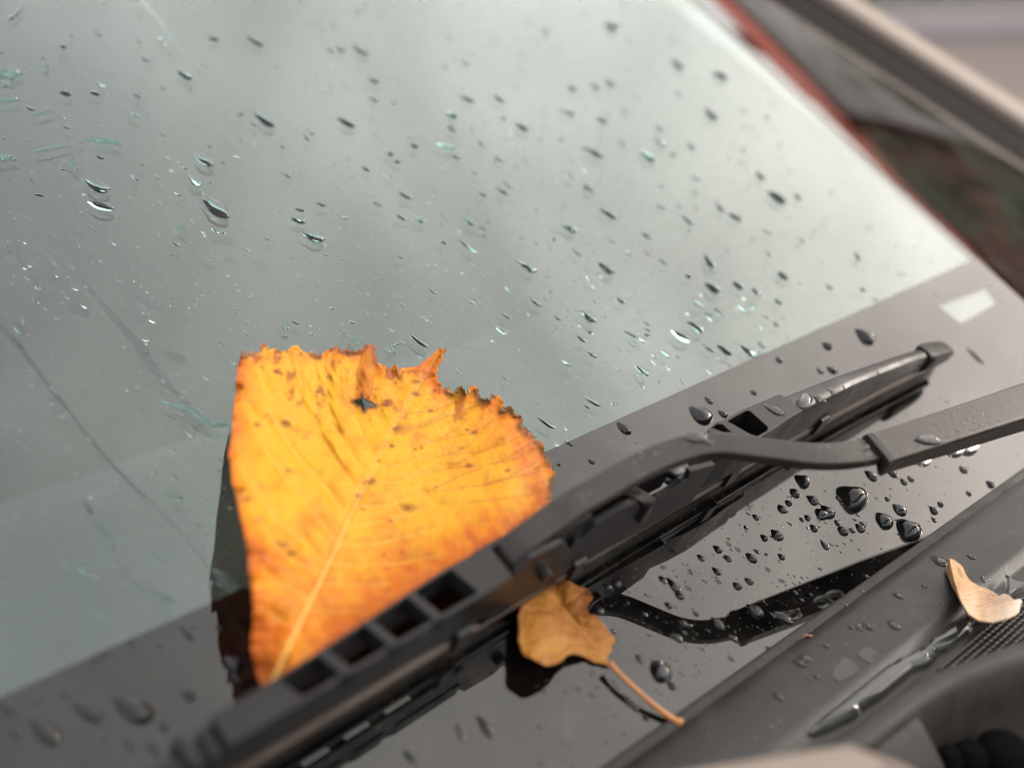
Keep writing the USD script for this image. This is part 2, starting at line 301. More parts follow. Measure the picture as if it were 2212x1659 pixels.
rain(ZB, (28, 1128, 107, 1177, .4, 'dark teardrop of rain standing alone between leaf point and wiper top'), (370, 1133, 447, 1182, .46), (288, 1338, 367, 1392, .42, 'dark teardrop of rain above the wiper, lower left of a bright one'), (688, 1423, 772, 1480, .45, 'green glinting raindrop above the black band'), (753, 1388, 832, 1432, .45, 'bright white glinting raindrop above the black band'), (883, 1488, 952, 1532, .42), (983, 1488, 1062, 1542, .44, 'right-hand one of two dark raindrops at the edge of the black band'),
     (1483, 1422, 1564, 1485, .4, 'lone dark raindrop on the black band above the wiper tip'), (475, 1423, 582, 1481, .13), (528, 1578, 592, 1622, .42), (1103, 823, 1187, 882, .36), (378, 898, 452, 947, .33), (558, 1003, 602, 1032, .38), (830, 468, 887, 522, .35), (690, 255, 737, 302, .42), (13, 528, 72, 567, .42), (1143, 1163, 1192, 1212, .45), (725, 928, 787, 972, .32), (870, 1323, 912, 1362, .5), (973, 1318, 1007, 1352, .45), (1010, 1303, 1052, 1332, .5), (828, 1223, 902, 1262, .45), (1060, 1473, 1097, 1502, .5), (1128, 1388, 1152, 1412, .5), (205, 958, 287, 1002, .4), (303, 638, 397, 682, .3), (553, 648, 617, 702, .4), (1053, 738, 1092, 782, .4), (1340, 1478, 1382, 1510, .45), (1318, 1588, 1342, 1615, .5), (1358, 1583, 1402, 1612, .45), (1138, 1543, 1167, 1567, .5), (835, 1090, 870, 1160, .5), (225, 740, 265, 775, .4), (305, 790, 350, 830, .35), (620, 540, 650, 570, .4), (620, 595, 660, 635, .4), (755, 615, 790, 650, .4), (400, 345, 445, 375, .35), (340, 360, 380, 390, .35), (240, 370, 280, 395, .4), (225, 475, 270, 505, .35), (460, 600, 495, 640, .3), (365, 505, 410, 535, .4), (400, 100, 460, 130, .4), (860, 310, 935, 345, .3), (600, 1450, 570, 1440, .5), (640, 1510, 680, 1545, .4), (660, 1575, 685, 1600, .5), (215, 1550, 250, 1580, .5), (320, 1510, 370, 1545, .4), (280, 1450, 320, 1478, .4), (320, 1420, 350, 1445, .4), (180, 1360, 215, 1385, .4), (80, 1290, 130, 1325, .35), (320, 1190, 345, 1220, .4), (450, 1285, 490, 1310, .5), (950, 1215, 1000, 1250, .45), (1030, 1240, 1075, 1275, .4), (780, 1295, 825, 1330, .4), (1130, 1290, 1170, 1315, .45), (930, 920, 990, 950, .4), (880, 880, 915, 915, .45), (1060, 1400, 1080, 1425, .5), (260, 1070, 300, 1110, .25), (495, 1080, 515, 1105, .5), (160, 1020, 190, 1040, .5), (740, 1180, 780, 1200, .5), (1500, 1240, 1525, 1260, .5), (1355, 1230, 1385, 1250, .5), (1215, 835, 1250, 865, .4), (1095, 1080, 1120, 1110, .5), (1480, 1080, 1505, 1130, .4), (1235, 1020, 1260, 1050, .4), (1960, 1500, 2040, 1575, .12))
rain(ZD, (768, 98, 862, 168, .52, 'fat black raindrop on the black band just above the wiper adapter'), (888, 115, 932, 142, .45), (303, 48, 387, 97, .26), (103, 138, 187, 192, .28, 'slim raindrop between the leaf edge and the black band'), (453, 163, 512, 217, .42, 'green raindrop lying across the edge of the black band'), (223, 238, 264, 268, .28), (310, 88, 340, 105, .5), (418, 70, 455, 92, .4),
     (830, 55, 868, 85, .4), (1028, 25, 1058, 48, .45), (330, 325, 356, 343, .6), (193, 344, 210, 353, .6), (1402, 450, 1528, 535, .72, 'biggest rounded raindrop under the wiper arm, with a dark mirrored bar inside'), (1310, 540, 1362, 583, .6), (1335, 527, 1387, 578, .6), (1572, 556, 1640, 622, .55), (1665, 588, 1757, 674, .6, 'big spilled raindrop at the edge of the dark arm reflection'), (1643, 518, 1703, 567, .45), (1272, 483, 1322, 517, .5), (1148, 521, 1184, 558, .6), (1178, 503, 1208, 524, .6), (1222, 398, 1284, 438, .6), (1198, 453, 1243, 488, .5), (1038, 563, 1067, 587, .5), (1118, 628, 1168, 676, .5), (1073, 650, 1103, 677, .55), (1408, 617, 1449, 651, .6), (1483, 604, 1523, 638, .55), (1288, 607, 1317, 637, .6), (1393, 587, 1417, 611, .6), (1333, 673, 1367, 717, .38), (868, 698, 907, 727, .55), (913, 738, 948, 766, .5), (798, 738, 832, 762, .5), (1007, 728, 1057, 772, .4), (1043, 713, 1072, 732, .4), (1148, 733, 1178, 757, .55), (863, 793, 902, 822, .5), (953, 857, 992, 887, .55), (1003, 838, 1043, 864, .5), (668, 838, 722, 896, .38), (703, 898, 742, 928, .55), (658, 943, 692, 967, .55), (780, 983, 807, 1002, .5), (718, 1018, 758, 1047, .5), (1013, 953, 1082, 1003, .45), (1128, 983, 1213, 1032, .35), (858, 1008, 918, 1057, .45), (933, 1083, 977, 1112, .4), (683, 1073, 738, 1112, .42), (1093, 1133, 1127, 1157, .5), (598, 1200, 682, 1278, .7, 'kite-shaped raindrop right of the leaf stalk'), (668, 1288, 708, 1314, .65), (533, 1168, 567, 1202, .55), (1933, 353, 1963, 387, .5), (2048, 418, 2082, 447, .5), (1522, 373, 1577, 417, .4), (1620, 368, 1662, 402, .4), (1678, 408, 1705, 437, .5), (1708, 398, 1735, 422, .5), (1803, 528, 1838, 562, .5), (1838, 508, 1862, 532, .5), (1812, 573, 1832, 597, .5), (1960, 463, 1985, 482, .5), (348, 953, 397, 992, .5), (390, 863, 433, 888, .5), (428, 848, 474, 872, .5), (1240, 578, 1262, 592, .6), (1262, 566, 1290, 588, .6), (1455, 622, 1482, 642, .5), (1500, 595, 1530, 615, .5), (1610, 488, 1630, 505, .6), (1425, 505, 1400, 485, .5), (1650, 585, 1720, 600, .3), (640, 395, 710, 430, .5), (700, 380, 745, 410, .5), (1000, 610, 1020, 630, .5), (1090, 730, 1105, 740, .6), (2080, 580, 2110, 600, .5), (1520, 822, 1548, 850, .5), (1240, 925, 1262, 940, .5), (450, 1080, 430, 1060, .6))
rain(ZL, (645, 1255, 858, 1385, .55, 'largest blurred raindrop on the black band, bottom left'), (405, 1285, 578, 1385, .38, 'long blurred raindrop left of the largest one, bottom left'), (0, 1280, 85, 1355, .6), (175, 1385, 328, 1515, .55, 'blurred raindrop lowest at the bottom left'), (38, 1408, 112, 1492, .45), (1028, 1213, 1102, 1273, .55), (1275, 1025, 1385, 1100, .6), (1310, 1108, 1370, 1172, .5), (900, 1398, 952, 1442, .55), (828, 1508, 903, 1592, .4), (1013, 848, 1097, 935, .2), (698, 1498, 762, 1553, .45), (1220, 840, 1260, 885, .5), (340, 1225, 385, 1255, .5), (190, 1255, 240, 1290, .5), (890, 950, 920, 975, .5), (880, 640, 980, 740, .4), (520, 730, 610, 820, .38), (1190, 520, 1350, 640, .34, 'long raindrop beside the dark mirror image of the leaf'), (690, 900, 760, 965, .3), (40, 960, 130, 1010, .4))
rain(lambda x, y: (x, y), (1420, 1425, 1440, 1470, .4), (1030, 1545, 1062, 1590, .35), (985, 1560, 1000, 1600, .2), (870, 1620, 900, 1650, .3), (1345, 1500, 1380, 1535, .3))
GLASS_B = -.0072          # where the black band ends
EDGE_B = -.1147           # where the glass meets the scuttle
VIN = [AB(*ZB(*q))[:2] for q in ((1830, 1310), (2062, 1228), (2112, 1300), (1940, 1397))]
def bend_a(b): return .388 + .126 * (b + .042)        # the glass starts to curve away towards the far pillar
drops = []                # (outline, ang, length, height, label)
keep_out = [Polygon([AB(*q)[:2] for q in ((520, 770), (800, 750), (1000, 840), (1200, 1020), (560, 1480))])]
for (t, h_, wr, lab) in RAIN:
    p, q = AB(*t)[:2], AB(*h_)[:2]; L = np.linalg.norm(q - p) * 1.02; ang = math.atan2(*(q - p)[::-1]); c = (p + q) / 2
    # width measured in the picture across the drop, taken to the plane
    tp, hp = np.array(t), np.array(h_); d = hp - tp; lpx = np.linalg.norm(d); nrm = np.array([-d[1], d[0]]) / lpx * lpx * wr / 2
    mid = (tp + hp) / 2; wv = AB(*(mid + nrm))[:2] - AB(*(mid - nrm))[:2]
    wid = abs(wv @ np.array([-math.sin(ang), math.cos(ang)]))
    wid = min(max(wid, L * .16), L * .95)
    if c[1] > GLASS_B: L *= .93; wid *= .80
    big = L > .006
    drops.append((drop_outline(c[0], c[1], L, wid, ang, rng.uniform(.25, .55), 28 if big else 18, rng.uniform(.03, .13), rng), ang, L, (.29 if c[1] > GLASS_B else .36) * wid * rng.uniform(.8, 1.15), lab))
measured = len(drops)
pos = [d[0].mean(0) for d in drops]
def dens(x, y):
    """How thickly small drops lie, over the picture."""
    g = .0
    if y < 960 + (x < 900) * 300 and (1505 - .45 * x) > y: g = .35 + .65 * math.exp(-(((x - 1250) / 480) ** 2 + ((y - 470) / 330) ** 2)) + .3 * math.exp(-(((x - 1000) / 500) ** 2 + ((y - 300) / 200) ** 2))
    elif (1505 - .45 * x) <= y < 1460 - .45 * x + 120 and x > 1100: g = .12
    if y > 1980 - .586 * x + 60 and y < 2560 - .70 * x and x > 1150: g = .75 if x < 2000 else .35
    elif y > 1505 - .45 * x and x < 700: g = .05
    return g
tries = 0; made = 0
while made < 3500 and tries < 120000:
    tries += 1
    x, y = rng.uniform(-30, 2212), rng.uniform(-30, 1659)
    if rng.random() > dens(x, y): continue
    a, b, _ = AB(x, y)
    if b < EDGE_B + .008 or a > bend_a(b) - .012: continue
    L = .00095 * math.exp(rng.normal(.1, .6)) * (1.25 if b > GLASS_B else .8); L = min(L, .0055)
    if keep_out[0].contains(shapely.Point(a, b)): continue
    if len(pos) % 50 == 0 or made == 0: near_ = cKDTree(np.array(pos))
    if near_.query([a, b])[0] < .55 * L + .0007: continue
    q = AB(x + 10, y + 10 * rng.uniform(.45, 1.05))[:2] - np.array([a, b]); ang = math.atan2(q[1], q[0])
    wid = L * rng.uniform(.3, .62)
    drops.append((drop_outline(a, b, L, wid, ang, rng.uniform(.1, .5), 14, rng.uniform(.05, .26), rng), ang, L, .25 * wid * rng.uniform(.55, 1.1), None))
    pos.append(np.array([a, b])); made += 1
# flat films: old trails and thin patches of water
def ribbon(pts, w):
    pts = np.array(pts, float); q = spline(pts, 40); ws = np.interp(np.linspace(0, 1, 40), np.linspace(0, 1, len(w)), w)
    t = np.gradient(q, axis=0); n = np.c_[-t[:, 1], t[:, 0]] / np.linalg.norm(t, axis=1)[:, None]
    j = 1 + .35 * (meshkit.noise(np.c_[np.arange(40) * .45, np.zeros(40), np.full(40, pts[0, 0])]) - .5) * 2
    k = 1 + .35 * (meshkit.noise(np.c_[np.arange(40) * .45, np.ones(40) * 5, np.full(40, pts[0, 0])]) - .5) * 2
    e = np.vstack([q + n * (ws * j / 2)[:, None], (q - n * (ws * k / 2)[:, None])[::-1]])
    return Polygon([AB(*p)[:2] for p in e]).buffer(0)
TRAILS = [
    (ribbon([(38, 435), (75, 500), (115, 545), (190, 620), (230, 665), (275, 720), (310, 760), (350, 820), (400, 870), (452, 912)], [5, 14, 16, 9, 10, 14, 22, 20, 12, 8]), 'wide grey water trail running down the glass to the yellow leaf'),
    (ribbon([(0, 495), (20, 530), (50, 565), (75, 610), (97, 655)], [5, 9, 8, 7, 9]), 'short water trail at the left edge of the glass'),
    (ribbon([(0, 705), (45, 755), (95, 820), (150, 890), (230, 990), (330, 1090), (400, 1160), (468, 1255)], [12, 13, 10, 9, 9, 8, 8, 7]), 'long thin water trail from the left edge down to the foot of the leaf'),
    (ribbon([(205, 108), (232, 150), (245, 180), (290, 235), (330, 275), (372, 305), (412, 335), (430, 360)], [8, 12, 9, 6, 7, 5, 5, 4]), 'faint water trail above the fat teardrop, upper left'),
    (ribbon([(300, 0), (350, 50), (375, 90), (420, 130), (480, 185)], [10, 8, 7, 6, 5]), 'faint water trail starting at the top edge of the photo'),
    (ribbon([(182, 1080), (205, 1120), (235, 1160), (250, 1210), (300, 1265), (345, 1290)], [9, 14, 9, 8, 7, 8]), 'water trail low on the glass left of the leaf'),
    (ribbon([(700, 640), (730, 700), (755, 745)], [2, 3, 4]), 'hair-thin water trail above the top edge of the leaf'),
]
patches = []
for (x, y, l, w) in [(490, 520, 34, 18), (497, 560, 26, 13), (168, 670, 40, 22), (322, 652, 56, 26), (44, 708, 24, 14), (110, 600, 20, 12), (445, 575, 26, 12), (400, 590, 22, 10), (560, 570, 30, 12), (575, 590, 30, 12), (690, 675, 20, 13), (380, 770, 44, 18), (300, 690, 26, 14), (135, 375, 18, 14), (255, 500, 22, 9), (170, 500, 18, 9), (200, 490, 22, 8), (60, 540, 50, 12), (20, 540, 26, 10), (310, 575, 20, 10), (330, 590, 18, 8), (390, 420, 30, 20), (700, 590, 18, 8), (600, 605, 16, 8), (860, 640, 18, 10), (620, 700, 40, 9)] + [(1106 + .5 * a, 829 + .5 * b, 14, 9) for a, b in ((770, 812), (890, 852), (1240, 935), (1275, 915), (935, 690), (690, 720), (1105, 800), (760, 880), (1165, 850), (975, 715), (650, 790), (945, 1185))]:
    a, b, _ = AB(x, y); l_ = np.linalg.norm(AB(x + l / 2, y + l * .3)[:2] - AB(x - l / 2, y - l * .3)[:2]); q = AB(x + 10, y + 7)[:2] - np.array([a, b]); ang = math.atan2(q[1], q[0])
    patches.append(Polygon(drop_outline(a, b, l_, l_ * w / l * 1.2, ang, .15, 24, .2, rng)).buffer(0))
film = unary_union([t for t, _ in TRAILS])
shapes = [Polygon(d[0]).buffer(0) for d in drops]
wet = unary_union(shapes)
# a drop wins over a film
wetb = wet.buffer(.0002, quad_segs=2); around = unary_union([wetb, film.buffer(.0004, quad_segs=2)])
trail_polys = [(t.difference(wetb), l) for t, l in TRAILS]
patch_polys = [p.difference(around) for p in patches]
holes = unary_union([s.buffer(-.00004, quad_segs=1) for s in shapes] + [t for t, _ in trail_polys] + patch_polys)

# ---------------------------------------------------------------- the car (one thing): windscreen, scuttle, bonnet, pillar, cabin
car = thing('car', 'beige car with a rain-spotted windscreen, grey plastic scuttle and dark far pillar', 'car')
TH = .005
vinp = Polygon(VIN)
A0, B1 = -.55, .85
clear_zone = Polygon([(A0, GLASS_B), (bend_a(GLASS_B), GLASS_B), (bend_a(B1), B1), (A0, B1)])
band_zone = Polygon([(A0, EDGE_B), (bend_a(EDGE_B), EDGE_B), (bend_a(GLASS_B), GLASS_B), (A0, GLASS_B)]).difference(vinp)
ws = UsdGeom.Xform.Define(stage, path_for('windscreen', car)).GetPrim()
top = flat_tri(unary_union([clear_zone.difference(holes), vinp.difference(holes)]), 0.)
def lower_sheet(poly):
    m = flat_tri(poly, -TH); m.invert(); return m
obj('glass_pane', cat_mesh(top, lower_sheet(clear_zone), lower_sheet(vinp)), glass_m, ws, smooth=False)
obj('black_band', flat_tri(band_zone.difference(holes), 0.), frit_m, ws, smooth=False)
obj('band_underside', flat_tri(band_zone, -.0004), matte_m, ws, smooth=False)
# the curved far side, blacked out behind
bs = np.linspace(EDGE_B - .01, B1, 60)
SS = np.linspace(0, 1, 60)
TT = .124 + .018 * np.clip(SS / .04, 0, 1) + .13 * SS          # how far the glass leans over
def curve_row(b):
    L1 = float(np.clip(.168 + .60 * (.25 - b), .10, .36)); d = np.diff(SS) * L1; tm = (TT[1:] + TT[:-1]) / 2
    a = bend_a(b) + np.r_[0, np.cumsum(d * np.cos(tm))]; h = -np.r_[0, np.cumsum(d * np.sin(tm))]
    return np.array([G(x, b, y) for x, y in zip(a, h)])
rows_ = [curve_row(b) for b in bs]
obj('curved_side_band', grid(rows_, flip=True), frit_m, ws, smooth=True)
bb = np.linspace(EDGE_B - .02, .7, 26)
ends_ = [curve_row(b)[-1] for b in bb]
sec = [(-.014, -.03), (-.014, -.002), (-.010, .0030), (.008, .0022), (.026, .0006), (.030, -.004), (.049, -.005), (.049, -.03)]
obj('pillar_rubber_strip', loft([[e_ + x * X + y * N for x, y in sec] for e_ in ends_]), trim_m, car, smooth=40)
sec = [(.050, -.035), (.0505, -.002), (.053, .0015), (.060, .003), (.078, .0025), (.084, -.001), (.088, -.04)]
obj('pillar', loft([[e_ + x * X + y * N for x, y in sec] for e_ in ends_]), paint_m, car, smooth=40)

# scuttle: a profile across (y, z), extruded along the foot of the glass, moulded towards the right
ZE = G(0, EDGE_B)[2]; YE = G(0, EDGE_B)[1]
xs = np.r_[np.linspace(-.35, .0, 10), np.linspace(.01, .24, 60), np.linspace(.26, .6, 10)]
def ledge_y(a): return np.interp(a, [-.1, .06, .09, .106, .142, .2, .4], [-.1412, -.1418, -.1432, -.1455, -.158, -.170, -.18])
def scuttle(a):
    ly = ledge_y(a)
    w = .0007 * math.sin(a * 40)
    return [(YE - .0002, ZE - .004), (YE + .0004, ZE + .0008), (YE - .0022, ZE + .0026), (YE - .0060, ZE + .0026), (-.115, -.0548), (-.1245 + w * .3, -.0556), (-.1275, -.0568), (-.1293, -.0588), (-.1310, -.0597), (-.1362, -.0597), (-.1378, -.0588), (-.1395, -.0580),
            (ly - .0005, -.0575), (ly - .0012, -.0500), (ly - .0022, -.0462), (ly - .0045, -.0447), (ly - .0085, -.0450), (ly - .0105, -.0475), (ly - .0115, -.056), (ly - .013, -.11)]
prof = [[np.array([a, y, z]) for y, z in scuttle(a)] for a in xs]
obj('scuttle_panel', grid(prof, flip=True), cowl_m, car, smooth=40)
obj('glass_seal', sweep([G(a, EDGE_B + .0014, .0006) for a in np.linspace(-.35, .5, 30)], N, .0024, .0012, .0010), blackrub_m, car, smooth=True)
# grille in the gutter, a fine ribbed mesh
gz = -.0572
for i in range(8):
    y0 = -.1412 - .0021 * i
    x0 = np.interp(y0, [-.170, -.158, -.1455, -.1432, -.141], [.2, .142, .106, .112, .118]) + .004
    obj('grille_rib', tube([np.array([x, y0 + .00012 * math.sin(x * 2400), gz + .0004 * math.sin(x * 2400)]) for x in np.arange(x0, .26, .0009)], .00055, 6), cowl_m, car, smooth=True)
obj('grille_cross_ribs', cat_mesh(*[tube([np.array([x, -.1405, gz - .0008]), np.array([x + .006, -.158, gz - .0008])], .0004, 5) for x in np.arange(.112, .26, .0032)]), cowl_m, car, smooth=True)
# dark well in front of the scuttle, with bolts and a hinge boss
obj('engine_bay_floor', grid([[np.array([a, y, z]) for y, z in ((-.14, -.105), (-.2, -.105), (-.45, -.12))] for a in (-.4, .2, .7)], flip=True), matte_m, car)
slope = [[np.array([a, ledge_y(a) - .0095 - s * .016, -.0475 - .014 * s - .01 * s * s]) for s in np.linspace(0, 1, 8)] for a in np.linspace(-.2, .086, 16)]
obj('scuttle_apron', grid(slope, flip=True), blackrub_m, car, smooth=40)
for k, (x, y, rr) in enumerate([(2165, 1625, .0085), (2095, 1640, .006), (2050, 1650, .005)]):
    c = PZ(x, y, -.066)
    hb = trimesh.creation.revolve(np.array([(0, .012), (rr * .5, .0115), (rr * .85, .009), (rr, .004), (rr, -.02)]), sections=28); hb.apply_translation(c - [0, 0, .006])
    obj('hinge_boss', hb, matte_m if False else matte_m, car, smooth=40)
# bonnet: its rear corner crosses the foot of the picture
bz = -.004
bp = [PZ(x, y, bz)[:2] for x, y in ((1180, 1692), (1330, 1666), (1560, 1628), (1770, 1594), (1895, 1577), (1926, 1582), (1962, 1624), (1992, 1660), (2024, 1692))]
bp = [np.array([-.5, -.02]) + 0 * bp[0]] + bp + [np.array([.35, -.62]), np.array([-.5, -.62])]
bpoly = Polygon(bp).buffer(-.002).buffer(.002)
lay = []
for inset, z in ((.003, -.012), (.0008, -.009), (0, -.006), (.0008, -.0025), (.003, -.0006), (.007, 0), (.02, .0006)):
    lay.append((bpoly.buffer(-inset), z))
fr = lambda a, b, h: np.c_[a, b, h]
def stacked(layers, z0):
    ms = []
    for (g, z), (g2, z2) in zip(layers[:-1], layers[1:]):
        ring = np.array(g.exterior.coords); l = np.linspace(0, 1, 160)
        e0 = np.array([g.exterior.interpolate(t, normalized=True).coords[0] for t in l]); e1 = np.array([g2.exterior.interpolate(g2.exterior.project(shapely.Point(p))).coords[0] for p in e0])
        ms.append(grid([np.c_[e0, np.full(160, z0 + z)], np.c_[e1, np.full(160, z0 + z2)]]))
    v, f = trimesh.creation.triangulate_polygon(layers[-1][0], engine='earcut'); v = np.c_[v, np.full(len(v), z0 + layers[-1][1])]
    f = np.asarray(f); a = np.cross(v[f[:, 1]] - v[f[:, 0]], v[f[:, 2]] - v[f[:, 0]])[:, 2] < 0; f[a] = f[a][:, ::-1]
    ms.append(trimesh.Trimesh(v, f, process=False)); m = trimesh.util.concatenate(ms); m.merge_vertices(); m.fix_normals(); return m
obj('bonnet', stacked(lay, bz), paint_m, car, smooth=50)

# cabin under the glass: dashboard with a perforated strip, dark lining
dz = -.045
def DP(x, y): return PZ(x, y, dz)
dash = [[np.array([a, y, z]) for y, z in ((-.11, dz - .03), (-.07, dz - .004), (-.04, dz), (.05, dz + .002), (.12, dz + .006), (.19, dz + .004), (.22, dz - .02), (.23, dz - .2))] for a in np.linspace(-.6, .51, 12)]
obj('dashboard', grid(dash), dash_m, car, smooth=35)
def gy(y): return y * math.tan(TILT)
side_prof = [(-.12, -.9), (-.12, -.13), (.02, gy(.02) - .075), (.735, gy(.735) - .075), (1.6, .45), (1.6, -.9)]
for s_ in (-.6, .50):
    obj('cabin_side', prism(Polygon(side_prof), s_, s_ + .02, lambda y, z, x: np.c_[x, y, z]), lining_m, car)
obj('cabin_lining', grid([[np.array([x, y, z]) for y, z in ((.2, -.88), (1.58, -.88), (1.58, .48))] for x in (-.6, .52)]), lining_m, car)
obj('roof', prism(Polygon([(.74, gy(.74) + .002), (.90, .50), (1.62, .55), (1.62, .50), (.9, .46), (.74, gy(.74) - .03)]), -.75, .85, lambda y, z, x: np.c_[x, y, z]), paint_m, car)
dots = []
hexa = np.array([(math.cos(t), math.sin(t)) for t in np.arange(6) * math.pi / 3])
p0, p1 = DP(0, 1290), DP(520, 1085)
ax = (p1 - p0); ln = np.linalg.norm(ax); ax /= ln; ay = np.array([-ax[1], ax[0], 0]) * (1 if ax[0] > 0 else -1)
for i in range(-30, 150):
    for j in range(26):
        c = p0 + ax * (i + .5 * (j % 2)) * .0021 + ay * (.001 + j * .0016)
        dots.append((c, hexa))
dv, df = [], []
for k, (c, hx) in enumerate(dots):
    zz = np.interp(c[1], [-.07, -.04, .05, .12, .19], [dz - .004, dz, dz + .002, dz + .006, dz + .004])
    dv += [np.array([c[0] + .0006 * q[0], c[1] + .0006 * q[1], zz + .0003]) for q in hx]; o = 6 * k
    df += [(o, o + 1, o + 2), (o, o + 2, o + 3), (o, o + 3, o + 4), (o, o + 4, o + 5)]
dot_m = plain('perforation_rim', (.040, .035, .027), .5)
obj('dashboard_perforations', (np.array(dv), np.array(df)), dot_m, car, smooth=False, kind='stuff')
obj('dashboard_trim_edge', tube([DP(x, y) + [0, 0, .001] for x, y in ((-60, 1312), (0, 1290), (520, 1085), (900, 940))], .0006, 6), dot_m, car)
obj('dashboard_vent_slot', tube([DP(x, y) + [0, 0, .001] for x, y in ((120, 1420), (250, 1372), (300, 1352), (350, 1370))], .0008, 6), matte_m, car)

# ---------------------------------------------------------------- rain objects
def size_word(L): return 'large' if L > .0085 else 'mid-sized' if L > .0045 else 'small' if L > .0022 else 'tiny'
order = sorted(range(len(drops)), key=lambda i: -(drops[i][2] if i < measured else drops[i][2] * .8) * (1 if True else 0))
indiv = set(i for i in order[:285]) | set(i for i in range(measured) if drops[i][4])
stuff_v, stuff_f, sn = [], [], 0
for i, (ol, ang, L, H, lab) in enumerate(drops):
    v, f = cap(ol, H, .3, ang, rings=(1, .97, .9, .78, .6, .4, .2) if L > .004 else (1, .94, .8, .55, .28))
    wv = v[:, :1] * X + v[:, 1:2] * U + v[:, 2:] * N
    if i in indiv:
        c = ol.mean(0); base = G(c[0], c[1])
        sx_, sy_ = pxl(G(c[0], c[1]))
        if c[1] > GLASS_B:
            row = 'top edge of the photo' if sy_ < 210 else 'upper glass' if sy_ < 420 else 'middle of the glass' if sy_ < 640 else 'lower glass near the black band'
            where = ('clear glass left of the leaf, ' if sx_ < 480 else 'clear glass straight above the leaf, ' if sx_ < 880 else 'clear glass between leaf and wiper tip, ' if sx_ < 1300 else 'clear glass above the wiper tip, ' if sx_ < 1650 else 'clear glass beside the far pillar, ') + row
        elif c[1] > -.052: where = 'black band left of the leaf' if sx_ < 600 else 'black band between the leaf point and the wiper adapter' if sx_ < 1500 else 'black band behind the wiper cover'
        else: where = 'black band beside the brown leaf and its stalk' if sx_ < 1480 else 'black band under the low bend of the wiper arm' if sx_ < 1750 else 'black band under the wiper arm channel'
        fr_ = np.ptp((ol - c) @ [-math.sin(ang), math.cos(ang)]) / np.ptp((ol - c) @ [math.cos(ang), math.sin(ang)]); shp = 'slim' if fr_ < .42 else 'plump' if fr_ > .62 else 'oval'
        obj('raindrop', (wv, f), waterg_m if c[1] > GLASS_B else water_m, None, smooth=True, loc=base, label=lab or f'{size_word(L)} {shp} raindrop, {where}', cat='raindrop', group=None if lab else f'{size_word(L)} {shp} raindrops, {where}')
    else:
        stuff_v.append(wv); stuff_f.append(f + sn); sn += len(wv)
obj('fine_raindrops', (np.vstack(stuff_v), np.vstack(stuff_f)), water_m, None, smooth=True, label='countless fine specks of rain scattered over the whole windscreen', cat='raindrops', kind='stuff')
def film_place(p):
    x, y = pxl(G(*p.centroid.coords[0])); return ('near the left edge' if x < 220 else 'straight left of the leaf top' if x < 430 and y > 560 else 'under the largest teardrop' if x < 540 else 'just above the leaf') + (', high' if y < 540 else ', low' if y > 660 else '')
def film_mesh(poly): return flat_tri(poly, .00003)
for p, l in trail_polys:
    obj('water_trail', film_mesh(p), film_m if pxl(G(*p.centroid.coords[0]))[1] > 480 else film2_m, None, smooth=False, label=l, cat='water trail')
for p in patch_polys:
    if p.is_empty: continue
    lowp = p.centroid.y < GLASS_B
    obj('water_film', film_mesh(p), film_m if pxl(G(*p.centroid.coords[0]))[1] > 480 else film2_m, None, smooth=False, label='faint flat water mark on the black band under the wiper arm' if lowp else 'faint flat water mark on the clear glass, ' + film_place(p), cat='water mark', group='flat water marks on the black band' if lowp else 'flat water marks on the clear glass, ' + film_place(p))
# squiggles of water, upper left: thicker than films
SQ = [([(355, 610), (400, 600), (440, 606), (480, 612), (525, 632)], 9, 'wavy dark-rimmed squiggle of water, upper left of the glass'), ([(135, 655), (180, 650), (240, 636), (290, 626), (322, 650)], 8, 'long wavy squiggle of water below the dark-rimmed one'), ([(145, 495), (185, 488), (215, 478), (236, 486)], 8, 'short squiggle of water near the left edge, upper of its pair'),
      ([(-10, 440), (30, 432), (90, 428)], 9, 'squiggle of water cut by the left edge of the photo, middle one'), ([(-10, 335), (40, 318), (105, 316)], 15, 'broad bright squiggle of water cut by the left edge of the photo, topmost'), ([(-10, 688), (40, 680), (72, 692)], 10, 'squiggle of water cut by the left edge of the photo, lowest'), ([(190, 262), (200, 290), (215, 303)], 6, 'thin upright squiggle of water, top left'), ([(1505, 1440), (1530, 1470), (1562, 1502)], 5, 'thin slanting dash of water just above the leaf top'), ([(770, 960), (790, 990), (810, 1010)], 5, 'small forked squiggle of water left of the centre'), ([(1690, 1500), (1715, 1485), (1750, 1480)], 5, 'small curl of water between leaf top and leaf point'), ([(290, 690), (312, 712), (340, 740)], 5, 'short slanting dash of water near the left edge'), ([(690, 1735), (760, 1752), (830, 1772), (880, 1812), (930, 1830), (1004, 1836)], 9, 'ridge of water running up against the left edge of the yellow leaf')]
